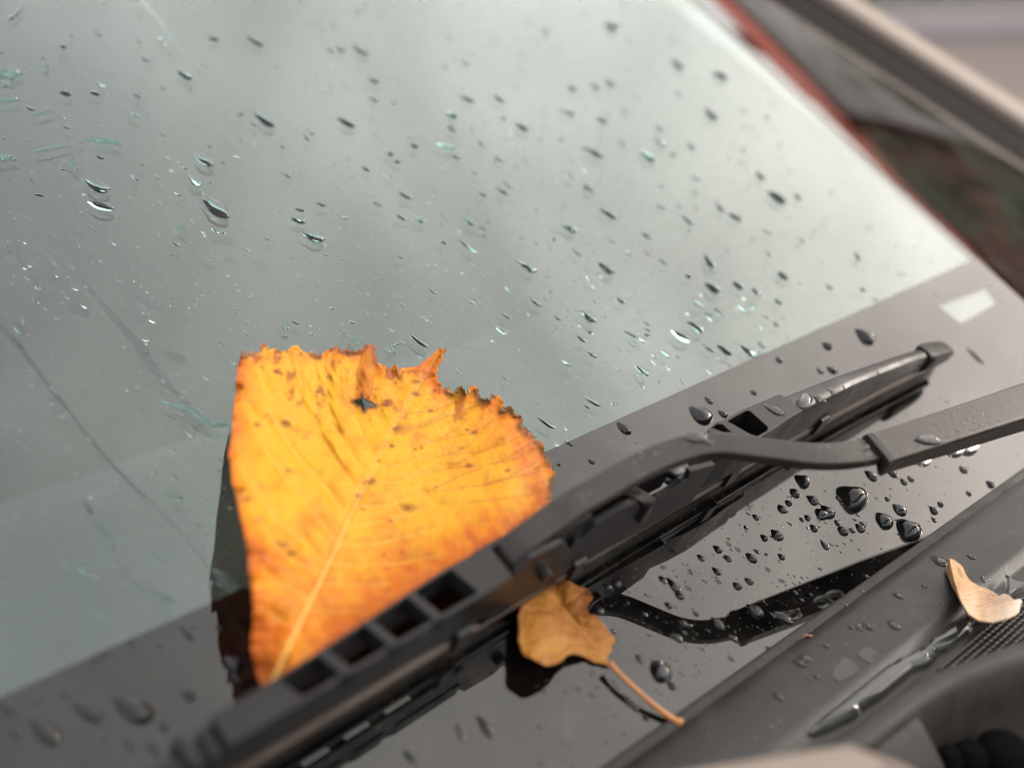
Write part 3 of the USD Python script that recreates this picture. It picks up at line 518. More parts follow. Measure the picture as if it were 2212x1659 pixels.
for pts, w, lab in SQ:
    if not lab: continue
    q = spline(np.array([ZA(*p) for p in pts]), 30); q = np.array([AB(*p)[:2] for p in q]); t = np.gradient(q, axis=0); n = np.c_[-t[:, 1], t[:, 0]] / np.linalg.norm(t, axis=1)[:, None]
    wpx = np.linalg.norm(AB(q[0, 0] * 0 + 300, 300 + w * .5)[:2] - AB(300, 300)[:2]); s_ = np.linspace(0, 1, 30); prof_ = wpx * .95 * np.sqrt(np.clip(np.sin(np.pi * np.clip(s_, .01, .99)), .03, 1)) * (1 + .5 * (meshkit.noise(np.c_[s_ * 9, s_ * 0, s_ * 0 + w]) - .5))
    rows = []
    for c in np.linspace(-1, 1, 9): rows.append([G(*(q[k] + n[k] * prof_[k] * c), (.45 + .9 * float(meshkit.noise([[k * .42, w, 0]])[0])) * prof_[k] * (1 - c * c) ** .6) for k in range(30)])
    m = grid(rows)
    if (m.face_normals @ N).mean() < 0: m.invert()
    obj('water_squiggle', m, waterg_m, None, smooth=True, label=lab, cat='water streak', loc=G(*q[15]))
# ---------------------------------------------------------------- leaves
def seg_dist(pts, lines, step=2.):
    d = np.full(len(pts), 1e9)
    for l in lines:
        l = np.array(l, float); q = fill(l, max(2, int(np.linalg.norm(np.diff(l, axis=0), axis=1).max() / step)))
        d = np.minimum(d, cKDTree(q).query(pts)[0])
    return d
def leaf_sheet(outline, holes, step, seed):
    """Points and triangles filling an outline (picture units)."""
    poly = Polygon(outline, holes).buffer(0); r = np.random.default_rng(seed)
    x0, y0, x1, y1 = poly.bounds
    gx, gy = np.meshgrid(np.arange(x0, x1, step), np.arange(y0, y1, step)); gp = np.c_[gx.ravel(), gy.ravel()] + r.uniform(-.25, .25, (gx.size, 2)) * step
    inner = poly.buffer(-step * .55); gp = gp[shapely.contains_xy(inner, gp[:, 0], gp[:, 1])]
    rings = [poly.exterior] + list(poly.interiors); bp = []
    for g in rings:
        n = int(g.length / step * 1.2); bp += [g.interpolate(t, normalized=True).coords[0] for t in np.linspace(0, 1, n, endpoint=False)]
    pts = np.vstack([gp, bp]); tri = Delaunay(pts).simplices
    c = pts[tri].mean(1); tri = tri[shapely.contains_xy(poly.buffer(.05), c[:, 0], c[:, 1])]
    a, b, c = pts[tri[:, 0]], pts[tri[:, 1]], pts[tri[:, 2]]
    s = (b[:, 0] - a[:, 0]) * (c[:, 1] - a[:, 1]) - (b[:, 1] - a[:, 1]) * (c[:, 0] - a[:, 0])
    tri = tri[np.abs(s) > 1e-6]; s = s[np.abs(s) > 1e-6]; tri[s > 0] = tri[s > 0][:, ::-1]     # facing the viewer's side
    edge = cKDTree(np.array(bp)).query(pts)[0]
    return pts, tri, edge
def solid(front, tri, thick):
    """Gives a sheet its thickness: a second side and a rim."""
    m = trimesh.Trimesh(front, tri, process=False); n = m.vertex_normals
    k = len(front); e = np.sort(np.vstack([tri[:, [0, 1]], tri[:, [1, 2]], tri[:, [2, 0]]]), axis=1)
    d = np.vstack([tri[:, [0, 1]], tri[:, [1, 2]], tri[:, [2, 0]]]); key = e[:, 0] * (k + 1) + e[:, 1]
    _, idx, cnt = np.unique(key, return_index=True, return_counts=True); b = d[idx[cnt == 1]]
    rim = np.vstack([np.c_[b[:, 1], b[:, 0], b[:, 0] + k], np.c_[b[:, 1], b[:, 0] + k, b[:, 1] + k]])
    return np.vstack([front, front - n * thick]), np.vstack([tri, tri[:, ::-1] + k, rim])
def vproj(pts, h, fn=None):
    r = (np.c_[pts[:, 0] - CX, pts[:, 1] - CY, np.full(len(pts), F)]) @ R.T
    t = (h - EYE @ N) / (r @ N); return EYE + r * t[:, None]
def nz(p, s, seed=0, o=4): return meshkit.fbm(np.c_[p / s, np.full(len(p), seed * 3.7)], o, seed)
def lerp(c0, c1, t): return np.asarray(c0) * (1 - t[:, None]) + np.asarray(c1) * t[:, None]
def ss(x, a, b): t = np.clip((x - a) / (b - a), 0, 1); return t * t * (3 - 2 * t)
LZ = lambda p: np.c_[399.7 + np.asarray(p, float)[:, 0] * .5163, 685.2 + np.asarray(p, float)[:, 1] * .5163]
OUT = LZ([(240, 130), (252, 160), (275, 140), (290, 150), (310, 150), (318, 112), (332, 106), (345, 115), (352, 135), (375, 128), (400, 140), (430, 138), (445, 122), (460, 116), (475, 120), (490, 140), (520, 152), (530, 140), (550, 157), (575, 152), (590, 140), (610, 128), (628, 122), (645, 125), (655, 142), (680, 128), (690, 142), (720, 140), (750, 120), (765, 110), (782, 112), (797, 125), (797, 150), (805, 162), (806, 190), (818, 193), (830, 207), (840, 202), (860, 217), (872, 200), (880, 198), (890, 207), (895, 232), (905, 212), (945, 208), (975, 205), (988, 192), (1010, 175), (1030, 160), (1050, 140), (1065, 131), (1080, 129), (1095, 133), (1087, 150), (1075, 162), (1081, 178), (1068, 186), (1066, 200), (1056, 206), (1060, 222), (1049, 235), (1060, 250), (1050, 262), (1074, 278), (1068, 302), (1085, 296), (1103, 297), (1105, 312), (1125, 317), (1135, 300), (1147, 288), (1163, 291), (1170, 312), (1180, 326), (1188, 300), (1200, 284), (1216, 287), (1228, 303), (1230, 327), (1248, 347), (1268, 335), (1275, 357), (1283, 320), (1300, 330), (1315, 328), (1327, 352), (1333, 365), (1325, 395), (1345, 374), (1362, 374), (1375, 385), (1377, 407), (1396, 404), (1410, 418), (1413, 438), (1408, 455), (1430, 462), (1437, 482), (1460, 497), (1472, 520), (1485, 514), (1500, 535), (1503, 560), (1506, 575), (1522, 590), (1534, 608), (1530, 640), (1557, 643), (1549, 670), (1540, 690), (1545, 705), (1535, 715), (1540, 745),
          (1520, 800), (1450, 860), (1330, 950), (1240, 1010), (1150, 1075), (980, 1185), (820, 1285), (640, 1400), (470, 1505), (380, 1565), (330, 1550), (303, 1510), (290, 1450), (277, 1385), (280, 1320), (287, 1250), (284, 1150), (270, 1060), (262, 960), (242, 860), (218, 765), (200, 690), (194, 620), (183, 570), (196, 490), (201, 400), (213, 300), (219, 220), (232, 165)])
# fine teeth along the margin (the top and the right side)
def toothed(o, first, last, amp, n):
    ring = LineString(np.vstack([o[first:last]])); L = ring.length; k = int(L / n); r = np.random.default_rng(5); out = []
    for i in range(k):
        for f, s in ((0., -.3), (.3, .35), (.62, .9), (.8, 1.)):
            p = np.array(ring.interpolate((i + f) / k * L).coords[0]); q = np.array(ring.interpolate(min((i + f) / k * L + 1, L)).coords[0]); p0 = np.array(ring.interpolate(max((i + f) / k * L - 1, 0)).coords[0])
            t = q - p0; t /= np.linalg.norm(t) + 1e-9; out.append(p + np.array([t[1], -t[0]]) * amp * s * (.6 + .8 * ((i * 7919) % 13) / 13))
    return np.vstack([o[:first], out, o[last:]])
OUT = toothed(OUT, 60, 108, 2.2, 11)
HOLE = LZ([(705, 350), (726, 344), (735, 345), (740, 322), (752, 345), (768, 352), (797, 371), (768, 374), (758, 376), (750, 392), (738, 372), (722, 360)])
MID = LZ([(1085, 140), (1060, 165), (1015, 240), (965, 330), (925, 400), (870, 490), (830, 570), (800, 640), (770, 680), (725, 760), (680, 850), (640, 950), (600, 1030), (560, 1115), (510, 1215), (465, 1310), (425, 1400), (390, 1480), (365, 1530)])
SEC = [LZ(l) for l in ([(925, 400), (885, 330), (868, 270), (870, 225)], [(870, 490), (815, 400), (792, 330), (800, 200)], [(805, 620), (745, 505), (708, 400), (712, 300), (735, 160)], [(772, 680), (695, 570), (615, 450), (590, 330), (607, 160)], [(735, 745), (640, 610), (545, 480), (485, 380), (445, 250), (425, 150)], [(685, 840), (580, 700), (455, 560), (375, 430), (325, 300), (305, 170)], [(640, 945), (520, 800), (405, 650), (315, 530), (262, 400)], [(600, 1030), (485, 930), (375, 850), (270, 700), (220, 600)], [(578, 1075), (435, 1010), (345, 920), (265, 800)], [(520, 1190), (405, 1110), (320, 1050)], [(470, 1300), (380, 1250), (310, 1200)],
       [(965, 330), (1010, 322), (1060, 300)], [(925, 400), (1040, 392), (1120, 355), (1185, 318)], [(870, 490), (1000, 452), (1130, 402), (1265, 350)], [(830, 570), (950, 542), (1060, 512), (1200, 485), (1345, 400)], [(800, 640), (950, 612), (1100, 572), (1250, 560), (1400, 500)], [(770, 690), (900, 690), (1100, 632), (1300, 610), (1490, 560)], [(720, 790), (850, 790), (1000, 735), (1250, 700), (1500, 640)], [(680, 880), (850, 850), (1050, 790), (1300, 760), (1490, 735)], [(640, 950), (800, 950), (1000, 900), (1250, 850)], [(605, 1030), (750, 1040), (900, 1028), (1100, 990)], [(560, 1115), (700, 1120), (860, 1115)], [(510, 1225), (620, 1232), (760, 1230)])]
TER = [LZ(l) for l in ([(1000, 452), (1060, 420), (1100, 370)], [(1060, 512), (1130, 470), (1190, 420)], [(1100, 572), (1180, 540), (1260, 460)], [(1100, 632), (1200, 580), (1300, 530)], [(1000, 735), (1180, 650), (1250, 625)], [(712, 300), (740, 250), (760, 160)], [(708, 400), (660, 330), (650, 220)], [(590, 330), (560, 260), (545, 180)], [(485, 380), (500, 300), (480, 200)], [(1300, 610), (1400, 560), (1450, 520)], [(1250, 700), (1350, 670), (1480, 600)])]
pts, tri, edge = leaf_sheet(OUT, [HOLE], 2.1, 3)
x, y = pts[:, 0], pts[:, 1]
dm, dsec, dter = seg_dist(pts, [MID]), seg_dist(pts, SEC), seg_dist(pts, TER)
leftx = np.interp(y, LZ([(0, 130)] * 1)[:, 1].tolist() + LZ([(0, 220), (0, 570), (0, 690), (0, 960), (0, 1250), (0, 1385), (0, 1545)])[:, 1].tolist(), [520, 513, 494, 503, 535, 548, 543, 568])
dl = np.clip(x - leftx, 0, 400)
hl = np.interp(y, [750, 800, 900, 1000, 1150, 1300, 1400, 1480], [.008, .014, .024, .030, .030, .023, .016, .010])
h = .0035 + hl * np.exp(-(dl / 150) ** 1.25) + .0075 * np.exp(-(dm / 130) ** 2) * ss(y, 1500, 1000) * .6
h += .006 * ss(930 - y, 0, 160) * ss(x, 1000, 700) + .004 * ss(x, 960, 1100) * ss(1000 - y, -60, 100)
MX = lambda yy: np.interp(yy, MID[:, 1], MID[:, 0])
h += -.0010 * np.exp(-(dm / 10) ** 2) - .00085 * np.exp(-(dsec / 11) ** 2) * ss(dm, 0, 30) + .0009 * (meshkit.fbm(np.c_[x / 24, y / 24, np.zeros(len(x))], 3, 33) - .5) - .00012 * np.exp(-(dter / 6) ** 2)
rx, ry = x * .5 + y * .86, x * .86 - y * .5
streak = meshkit.fbm(np.c_[rx / 150, ry / 20, np.zeros(len(x))], 3, 9) - .5
LOW = LZ([(1530, 770), (1430, 840), (1240, 985), (980, 1160), (640, 1378), (330, 1560)]); dlow = seg_dist(pts, [LOW]); h += .0165 * np.exp(-(dlow / 95) ** 1.4) * ss(x, 545, 640) * ss(x, 1190, 1080)
h += .0075 * (nz(np.c_[y * 0, y], 20, 81, 2) - .5) * np.exp(-dl / 16)
h += .0024 * streak * ss(MX(y) - x, 0, 90) + .0011 * (nz(pts, 60, 2) - .5) + .0012 * np.sin((y * .9 + x * .25) / 15. + 3 * nz(pts, 90, 4)) * ss(y, 1180, 1330) * ss(dm, 8, 40) * .6
h += .0030 * np.exp(-(edge / 9) ** 2) * (y < 900) * (nz(pts, 22, 5) - .2) + .002 * np.exp(-(edge / 8) ** 2) * (x > 950) * (nz(pts, 16, 6) - .3)
flap = Polygon(LZ([(800, 130), (795, 230), (775, 330), (752, 345), (738, 320), (716, 300), (716, 230), (740, 150), (770, 110)]))
infl = shapely.contains_xy(flap, x, y); h += np.where(infl, .0008, 0) * np.exp(-((x - (399.7 + 775 * .5163)) / 18) ** 2)
h = np.clip(h, .0008, None)
front = vproj(pts, h)
Yl, Or, De, Br, Pv = (.80, .45, .014), (.72, .205, .008), (.50, .105, .005), (.15, .04, .012), (.86, .50, .10)
n1, n2, n3 = nz(pts, 120, 11), nz(pts, 35, 12), nz(pts, 9, 13)
to = .95 * ss(y + .25 * (x - 800), 1110, 1330) + 1.0 * np.exp(-dl / 30) + .8 * np.exp(-edge / 40) * (x > 700) + 1.4 * (n1 - .5) + 1.3 * (n2 - .5) + .5 * (streak) * 1.5 + .75 * ss(830 - y, -60, 80) * (nz(pts, 50, 31)) + .35 * ss(x, 1020, 1180)
col = lerp(Yl, Or, np.clip(to, 0, 1)); col = lerp(col, De, np.clip(1.25 * (to - .85), 0, .8))
col = lerp(col, (.78, .36, .05), .35 * ss(n3, .55, .75))
lowleaf = ss(y - .2 * (x - 700), 1000, 1220)
vein_l = np.exp(-(dm / 2.8) ** 2) * (.12 + .78 * ss(y, 960, 1130)); col = lerp(col, Pv, np.clip(vein_l, 0, 1))
sv = np.exp(-(dsec / 2.2) ** 2)
col = lerp(col, (.86, .50, .12), .75 * sv * (1 - .8 * ss(x + (1100 - y) * .6, 820, 960))); col = lerp(col, (.42, .12, .012), .55 * sv * ss(x + (1050 - y) * .6, 900, 1020) * (.5 + n2)); col = lerp(col, (.38, .11, .012), .5 * np.exp(-(dter / 1.8) ** 2) * (.4 + n2))
col = lerp(col, (.40, .11, .012), .8 * np.exp(-(dm / 2.2) ** 2) * ss(880 - y, 0, 60))
sl = .5 + .5 * np.sin((y + .75 * x) / 4.2 + 8 * n2)                       # short dark flecks
cv = np.abs(np.sin((x * .86 - y * .5 + 14 * (n2 - .5)) / 3.6)) * (dsec < 26); col = lerp(col, (.56, .20, .015), .30 * ss(cv, .9, 1.) * ss(nz(pts, 20, 71), .4, .6))
fl = ss(nz(pts * [1, 1], 14, 21) + .35 * (nz(pts, 60, 22) - .5), .66, .78) * ss(860 - y, -160, 60); col = lerp(col, (.34, .085, .008), .65 * fl)
mott = ss(nz(pts, 30, 61) + .25 * (n3 - .5), .56, .72) * (.35 + .65 * ss(900 - y, -100, 80) + .5 * np.exp(-edge / 40)); col = lerp(col, (.34, .085, .008), np.clip(.75 * mott, 0, .85))
spots = [(838, 350, 10), (880, 465, 14), (865, 537, 10), (810, 600, 7), (775, 685, 20), (725, 745, 13), (930, 795, 26), (1030, 390, 9), (835, 365, 14), (685, 835, 7), (430, 640, 9), (425, 450, 18), (415, 440, 14), (340, 410, 8), (385, 225, 14), (400, 235, 10), (648, 185, 6), (322, 210, 5), (590, 1050, 10), (410, 950, 16), (440, 985, 18), (385, 940, 10), (315, 980, 14), (325, 1010, 10), (385, 1050, 10), (380, 1150, 6), (370, 1185, 8), (400, 1190, 6), (770, 1050, 6), (845, 1048, 8), (940, 1052, 7), (1190, 620, 14), (960, 550, 8), (990, 545, 8), (235, 720, 18), (265, 760, 16), (300, 850, 9), (1210, 480, 12), (1350, 640, 10), (1180, 470, 9), (560, 310, 12), (575, 325, 8), (905, 982, 7), (830, 992, 8), (860, 850, 9), (1050, 710, 6), (500, 1125, 6), (740, 800, 9), (965, 320, 14), (970, 270, 16), (300, 450, 12), (420, 1440, 12), (440, 1420, 10)]
for sx, sy, sr in spots:
    c = LZ([(sx, sy)])[0]; r_ = sr * .5163 * (1 + .9 * (n3 - .5) * 2); e = np.hypot((x - c[0]) * .62 + (y - c[1]) * .35, (y - c[1]) * 1.15 - (x - c[0]) * .2)
    col = lerp(col, (.22, .045, .007), .85 * np.clip(1.25 - e / np.maximum(r_, .5), 0, 1))
tip = np.exp(-(edge / 10.) ** 2) * ss(nz(pts, 26, 15), .36, .55); topm = (y < 790) & (x < 850)
col = lerp(col, (.27, .095, .06), np.clip(tip * (topm * 1.9), 0, .95)); col = lerp(col, (.17, .085, .035), np.clip(tip * ((x > 960) & (y < 1080)) * 1.5, 0, .95))
hd = shapely.distance(shapely.points(x, y), Polygon(HOLE)); col = lerp(col, (.09, .022, .008), np.exp(-(hd / 6.) ** 2)); col = lerp(col, (.42, .10, .01), np.where(infl, .55 * (.4 + n2), 0))
col = lerp(col, (.35, .13, .012), .6 * np.exp(-(((x - 945) / 30) ** 2 + ((y - 780) / 26) ** 2)) * n2 * 1.5)
col = col * (1 + .16 * (n3 - .5) * 2)[:, None] * [.66, .60, .32]; v, f = solid(front, tri, .00028); under = col * [.85, .7, .8] + .01
lf = thing('yellow_leaf', 'big toothed yellow and orange leaf lying on the windscreen, its stalk end under the wiper', 'leaf', loc=P(800, 1100, .01))
obj('leaf_blade', (v, f), leaf_m, lf, smooth=True, col=np.vstack([col, under]))
# raised pale midrib
mp = fill(MID, 6); mp = mp[(mp[:, 1] > 1010)]
mh = np.array([h[cKDTree(pts).query(q)[1]] for q in mp]); mh = np.convolve(np.pad(mh, 6, mode='edge'), np.ones(13) / 13, 'valid')
mv = np.array([P(*q, hh + .0002) for q, hh in zip(mp, mh)])
pale_m = plain('leaf_midrib', (.44, .24, .04), .45, scale=900, strength=.25)
obj('midrib', tube(mv, np.interp(np.linspace(0, 1, len(mv)), [0, .35, 1], [.00004, .00035, .0008]), 8), pale_m, lf, smooth=True)

# ---- small brown leaf below the blade
SO = np.array([ZD(*p) for p in [(130, 830), (150, 812), (190, 815), (215, 832), (250, 850), (282, 870), (325, 882), (338, 905), (352, 922), (332, 945), (322, 965), (330, 990), (348, 998), (370, 1003), (385, 1025), (402, 1042), (420, 1070), (440, 1090), (447, 1112), (428, 1130), (432, 1150), (416, 1170), (412, 1192), (427, 1212), (405, 1212), (388, 1205), (350, 1200), (318, 1180), (290, 1170), (262, 1164), (238, 1172), (218, 1195), (190, 1207), (150, 1216), (118, 1200), (88, 1184), (52, 1172), (38, 1145), (26, 1100), (30, 1060), (26, 1000), (40, 960), (62, 915), (88, 872), (110, 848)]])
sp, st, se = leaf_sheet(SO, [], 2.0, 4)
x, y = sp[:, 0], sp[:, 1]; n1, n2, n3 = nz(sp, 60, 41), nz(sp, 22, 42), nz(sp, 7, 43)
base = np.array(ZD(420, 1205)); top_ = np.array(ZD(180, 830))
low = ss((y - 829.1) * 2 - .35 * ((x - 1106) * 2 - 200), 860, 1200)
smid = np.array([ZD(*p) for p in [(424, 1208), (370, 1140), (300, 1060), (220, 960), (175, 850)]]); ssec = [np.array([ZD(*p) for p in l]) for l in ([(370, 1140), (270, 1130), (150, 1190)], [(330, 1095), (200, 1060), (60, 1120)], [(300, 1060), (170, 980), (50, 980)], [(370, 1140), (400, 1090), (430, 1080)], [(300, 1060), (340, 1010), (370, 1010)], [(220, 960), (270, 930), (320, 900)], [(220, 960), (140, 910), (90, 880)])]
d1, d2 = seg_dist(sp, [smid]), seg_dist(sp, ssec)
hs = .0025 + .0050 * ss(np.hypot(x - base[0], y - base[1]), 10, 170) * (.35 + .65 * low) + .0028 * np.sin((x - 1106) / 40.) * ss(y, 1270, 1400) + .0036 * (n1 - .5) + .0007 * (n2 - .5) - .0022 * np.exp(-(d1 / 16) ** 2) + .0016 * np.exp(-(se / 7) ** 2) * (nz(sp, 16, 44) - .2)
hs += -.0005 * np.exp(-(d1 / 5) ** 2) - .0004 * np.exp(-(d2 / 5) ** 2)
hs = np.clip(hs, .0012, None)
c_ = lerp((.50, .235, .065), (.36, .135, .022), np.clip(1.1 * ss(n1, .38, .62) + 1.1 * (n2 - .5), 0, 1)); c_ = lerp(c_, (.20, .055, .012), .8 * np.exp(-(((x - ZD(310, 930)[0]) / 26) ** 2 + ((y - ZD(310, 945)[1]) / 24) ** 2)) * (.5 + n2)); c_ = lerp(c_, (.22, .09, .03), .7 * ss(n3, .6, .75) * ss(n2, .45, .6))
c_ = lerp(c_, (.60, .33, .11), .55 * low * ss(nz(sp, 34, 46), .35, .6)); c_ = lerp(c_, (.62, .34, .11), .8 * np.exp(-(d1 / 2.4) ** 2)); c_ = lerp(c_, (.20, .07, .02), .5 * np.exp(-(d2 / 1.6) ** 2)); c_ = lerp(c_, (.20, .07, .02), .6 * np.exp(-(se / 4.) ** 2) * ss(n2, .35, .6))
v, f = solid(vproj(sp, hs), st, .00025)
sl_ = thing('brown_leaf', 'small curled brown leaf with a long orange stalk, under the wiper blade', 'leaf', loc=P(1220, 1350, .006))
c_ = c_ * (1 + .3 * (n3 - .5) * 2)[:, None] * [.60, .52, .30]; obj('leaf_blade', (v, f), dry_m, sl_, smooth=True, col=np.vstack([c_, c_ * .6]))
q = spline(np.array([[*ZD(422, 1205), .0042], [*ZD(470, 1255), .0045], [*ZD(560, 1340), .0038], [*ZD(650, 1415), .0022], [*ZD(705, 1452), .0014], [*ZD(733, 1465), .0014]]), 24)
obj('stalk', tube([P(*p) for p in q], np.interp(np.linspace(0, 1, 24), [0, .1, .6, .9, 1], [.0011, .0008, .0009, .0011, .0015]), 10), stalk_m, sl_, smooth=True)

# ---- winged seed on the scuttle
def zproj(pts, z):
    r = (np.c_[pts[:, 0] - CX, pts[:, 1] - CY, np.full(len(pts), F)]) @ R.T; t = (z - EYE[2]) / r[:, 2]; return EYE + r * t[:, None]
WO = np.array([ZS(*p) for p in [(895, 208), (905, 202), (920, 207), (935, 210), (948, 222), (975, 242), (995, 260), (1008, 290), (1018, 315), (1035, 342), (1060, 365), (1090, 382), (1120, 400), (1150, 408), (1180, 420), (1210, 438), (1240, 458), (1247, 466), (1262, 452), (1280, 447), (1310, 455), (1335, 478), (1352, 490), (1385, 482), (1400, 488), (1406, 502), (1398, 520), (1390, 545), (1385, 575), (1350, 600), (1300, 625), (1250, 645), (1200, 652), (1150, 653), (1100, 640), (1060, 622), (1025, 590), (1005, 560), (985, 525), (970, 490), (950, 450), (930, 420), (910, 385), (895, 345), (888, 300), (890, 250)]])
wp, wt, we = leaf_sheet(WO, [], 1.8, 6); x, y = wp[:, 0], wp[:, 1]
wm = np.array([ZS(*p) for p in [(905, 210), (925, 300), (950, 400), (985, 500), (1040, 590), (1110, 632), (1200, 645), (1300, 620)]]); dmw = seg_dist(wp, [wm])
ribs = [np.array([ZS(*p) for p in l]) for l in ([(985, 430), (1010, 450), (1150, 410)], [(985, 470), (1080, 480), (1240, 465)], [(990, 500), (1120, 520), (1290, 455)], [(1010, 540), (1150, 555), (1390, 490)], [(1040, 580), (1200, 590), (1390, 540)], [(1080, 615), (1220, 618), (1350, 590)])]
drb = seg_dist(wp, ribs); nutm = ss(ZS(0, 395)[1] - y, -12, 14)
zb = -.0560 + .0012; zw = zb + .0035 * np.exp(-(dmw / 9) ** 2) * nutm + .0022 * np.exp(-(dmw / 5) ** 2) * (1 - nutm) + .006 * ss(x, ZS(1100, 0)[0], ZS(1400, 0)[0]) + .0025 * (1 - ss(dmw, 0, 40)) + .0006 * (nz(wp, 25, 51) - .5) - .0002 * np.exp(-(drb / 2) ** 2)
st_ = .5 + .5 * np.sin(drb * 1.3 + 6 * nz(wp, 30, 52)); cw = lerp((.70, .50, .33), (.74, .63, .50), ss(x, ZS(1100, 0)[0], ZS(1380, 0)[0])); cw = lerp(cw, (.52, .27, .12), .75 * st_ * ss(nz(wp, 20, 53), .3, .55)); cw = lerp(cw, (.55, .31, .10), .7 * nutm * nz(wp, 10, 54)); cw = lerp(cw, (.42, .17, .05), .6 * np.exp(-(((y - ZS(0, 400)[1]) / 14) ** 2)) * np.exp(-(dmw / 14) ** 2)); cw = lerp(cw, (.30, .12, .04), .6 * np.exp(-(we / 2.2) ** 2) * nutm)
v, f = solid(zproj(wp, zw), wt, .00025); sdv = thing('winged_seed', 'pale dry winged maple seed on the grey plastic scuttle by the puddle', 'seed', loc=PZ(*ZS(1050, 500), -.054))
cw = cw * .8; obj('wing', (v, f), seed_m, sdv, smooth=True, col=np.vstack([cw, cw * .8]))
nut = trimesh.creation.icosphere(3, 1.); c0, c1 = PZ(*ZS(912, 240), -.0535), PZ(*ZS(955, 370), -.0535); d = c1 - c0; L = np.linalg.norm(d); d /= L; s_ = np.cross([0, 0, 1], d); s_ /= np.linalg.norm(s_)
vv = nut.vertices; vv = (c0 + c1) / 2 + vv[:, :1] * d * L * .56 + vv[:, 1:2] * s_ * .0026 * (1 + .12 * np.sin(9 * vv[:, 2:])) + vv[:, 2:] * np.array([0, 0, .0017]); nt = nz(vv * 1e4, 8, 60)
obj('seed_case', (vv, nut.faces), seed_m, sdv, smooth=True, col=lerp((.40, .27, .14), (.28, .14, .045), nt))

# ---- curled twig at the seam
tq = spline(np.array([[*p, hh] for p, hh in zip([(1738, 1390), (1733, 1378), (1740, 1371), (1752, 1372), (1762, 1378)], [.001, .003, .0042, .004, .0018])]), 20)
obj('curled_twig', tube([P(*p) for p in tq], .00035, 7), twig_m, None, smooth=True, loc=P(1745, 1380), label='tiny curled brown stalk lying across the seam of glass and scuttle', cat='twig')

# ---------------------------------------------------------------- the wiper
wi = thing('windscreen_wiper', 'black windscreen wiper at rest with a cranked arm, its blade lying over the yellow leaf', 'wiper', loc=G(.1, -.055))
ZAa = lambda x, y: (342.6 + .3614 * x, 1142 + .3614 * y)
ZBb = lambda x, y: (1427.5 + .3098 * x, 685.2 + .3098 * y)
ZCc = lambda x, y: (1027.8 + .2409 * x, 856.5 + .2409 * y)
br = lambda a: np.interp(a, [-.16, -.075, 0, .08, .117, .165, .228, .28], [-.0597, -.0577, -.0547, -.0515, -.0506, -.0492, -.0491, -.0500])   # middle of the rubber
bf = lambda a: np.interp(a, [-.16, -.09, -.054, -.023, 0, .05, .13, .153, .2, .25, .285], [-.0655, -.0628, -.0612, -.0598, -.0587, -.0570, -.0550, -.0540, -.0532, -.0535, -.0552])
bk = lambda a: np.interp(a, [-.16, -.09, -.059, -.0135, .05, .129, .15, .24, .285], [-.0562, -.0539, -.0516, -.0467, -.0447, -.0432, -.0438, -.0462, -.0468])
hh_ = lambda a: np.interp(a, [-.16, -.1, .15, .19, .24, .265, .285], [.031, .034, .0355, .0325, .0258, .0210, .0160])
def ring_ab(pf, pb): return Polygon(pf + pb[::-1])
# ladder of four openings
LA, LB = -.0905, .004
aa = np.linspace(LA, LB, 48); rungs = [-.0715, -.0568, -.0412, -.0254, -.0062]
def frontb(a): return bf(a) + .0010 * max(np.exp(-((a - c) / .0016) ** 2) for c in rungs[1:4])
lad = ring_ab([(a, frontb(a)) for a in aa], [(a, bk(a)) for a in aa])
opens = []
for (a0, a1) in ((-.0705, -.0582), (-.0552, -.0425), (-.0398, -.0270), (-.0242, -.0102)):
    sk = .0016
    opens.append(Polygon([(a0 + sk, bf(a0) + .0014), (a1 + sk, bf(a1) + .0014), (a1 - sk * .6, bk(a1) - .0009), (a0 - sk * .6, bk(a0) - .0009)]).buffer(-.0006).buffer(.0006))
lad_o = lad.difference(unary_union(opens))
obj('ladder_frame', prism(lad_o, .0285, .0355), plastic_m, wi, smooth=30)
rail = Polygon([(a, bf(a) + .0005) for a in aa] + [(a, bf(a) + .0017) for a in aa[::-1]])
obj('front_skirt', prism(rail, .0170, .029), plastic_m, wi, smooth=30)
obj('back_skirt', prism(Polygon([(a, bk(a)) for a in aa] + [(a, bk(a) - .0012) for a in aa[::-1]]), .02, .0290), plastic_m, wi, smooth=30)
# left end: lower wing running out of the picture, with a notch and clip
al = np.linspace(-.19, -.0945, 16)
obj('left_wing', loft([[G(a, bf(a) + .001, .011), G(a, bf(a), .024), G(a, bf(a) + .0012, hh_(a) - .004), G(a, bk(a) - .002, hh_(a) - .0035), G(a, bk(a), .024), G(a, bk(a) - .001, .011)] for a in al]), plastic_m, wi, smooth=30)
obj('left_cap', prism(Polygon([(a, bf(a) + .0004) for a in (-.0945, -.0905, -.0895)] + [(a, bk(a) - .0004) for a in (-.0895, -.0905, -.0945)]), .012, .0322), plastic_m, wi, smooth=30)
obj('wing_clip', sweep([G(-.0985, bk(-.0985) + .0012, .014), G(-.0985, bk(-.0985) + .0006, .030), G(-.0985, bk(-.0985) - .004, .0325), G(-.0985, bf(-.0985) + .003, .0320), G(-.0985, bf(-.0985) - .0006, .028), G(-.0985, bf(-.0985) - .0004, .016)], [G(-1, 0)] * 6, .0012, .0015, .0004), blackrub_m, wi, smooth=30)
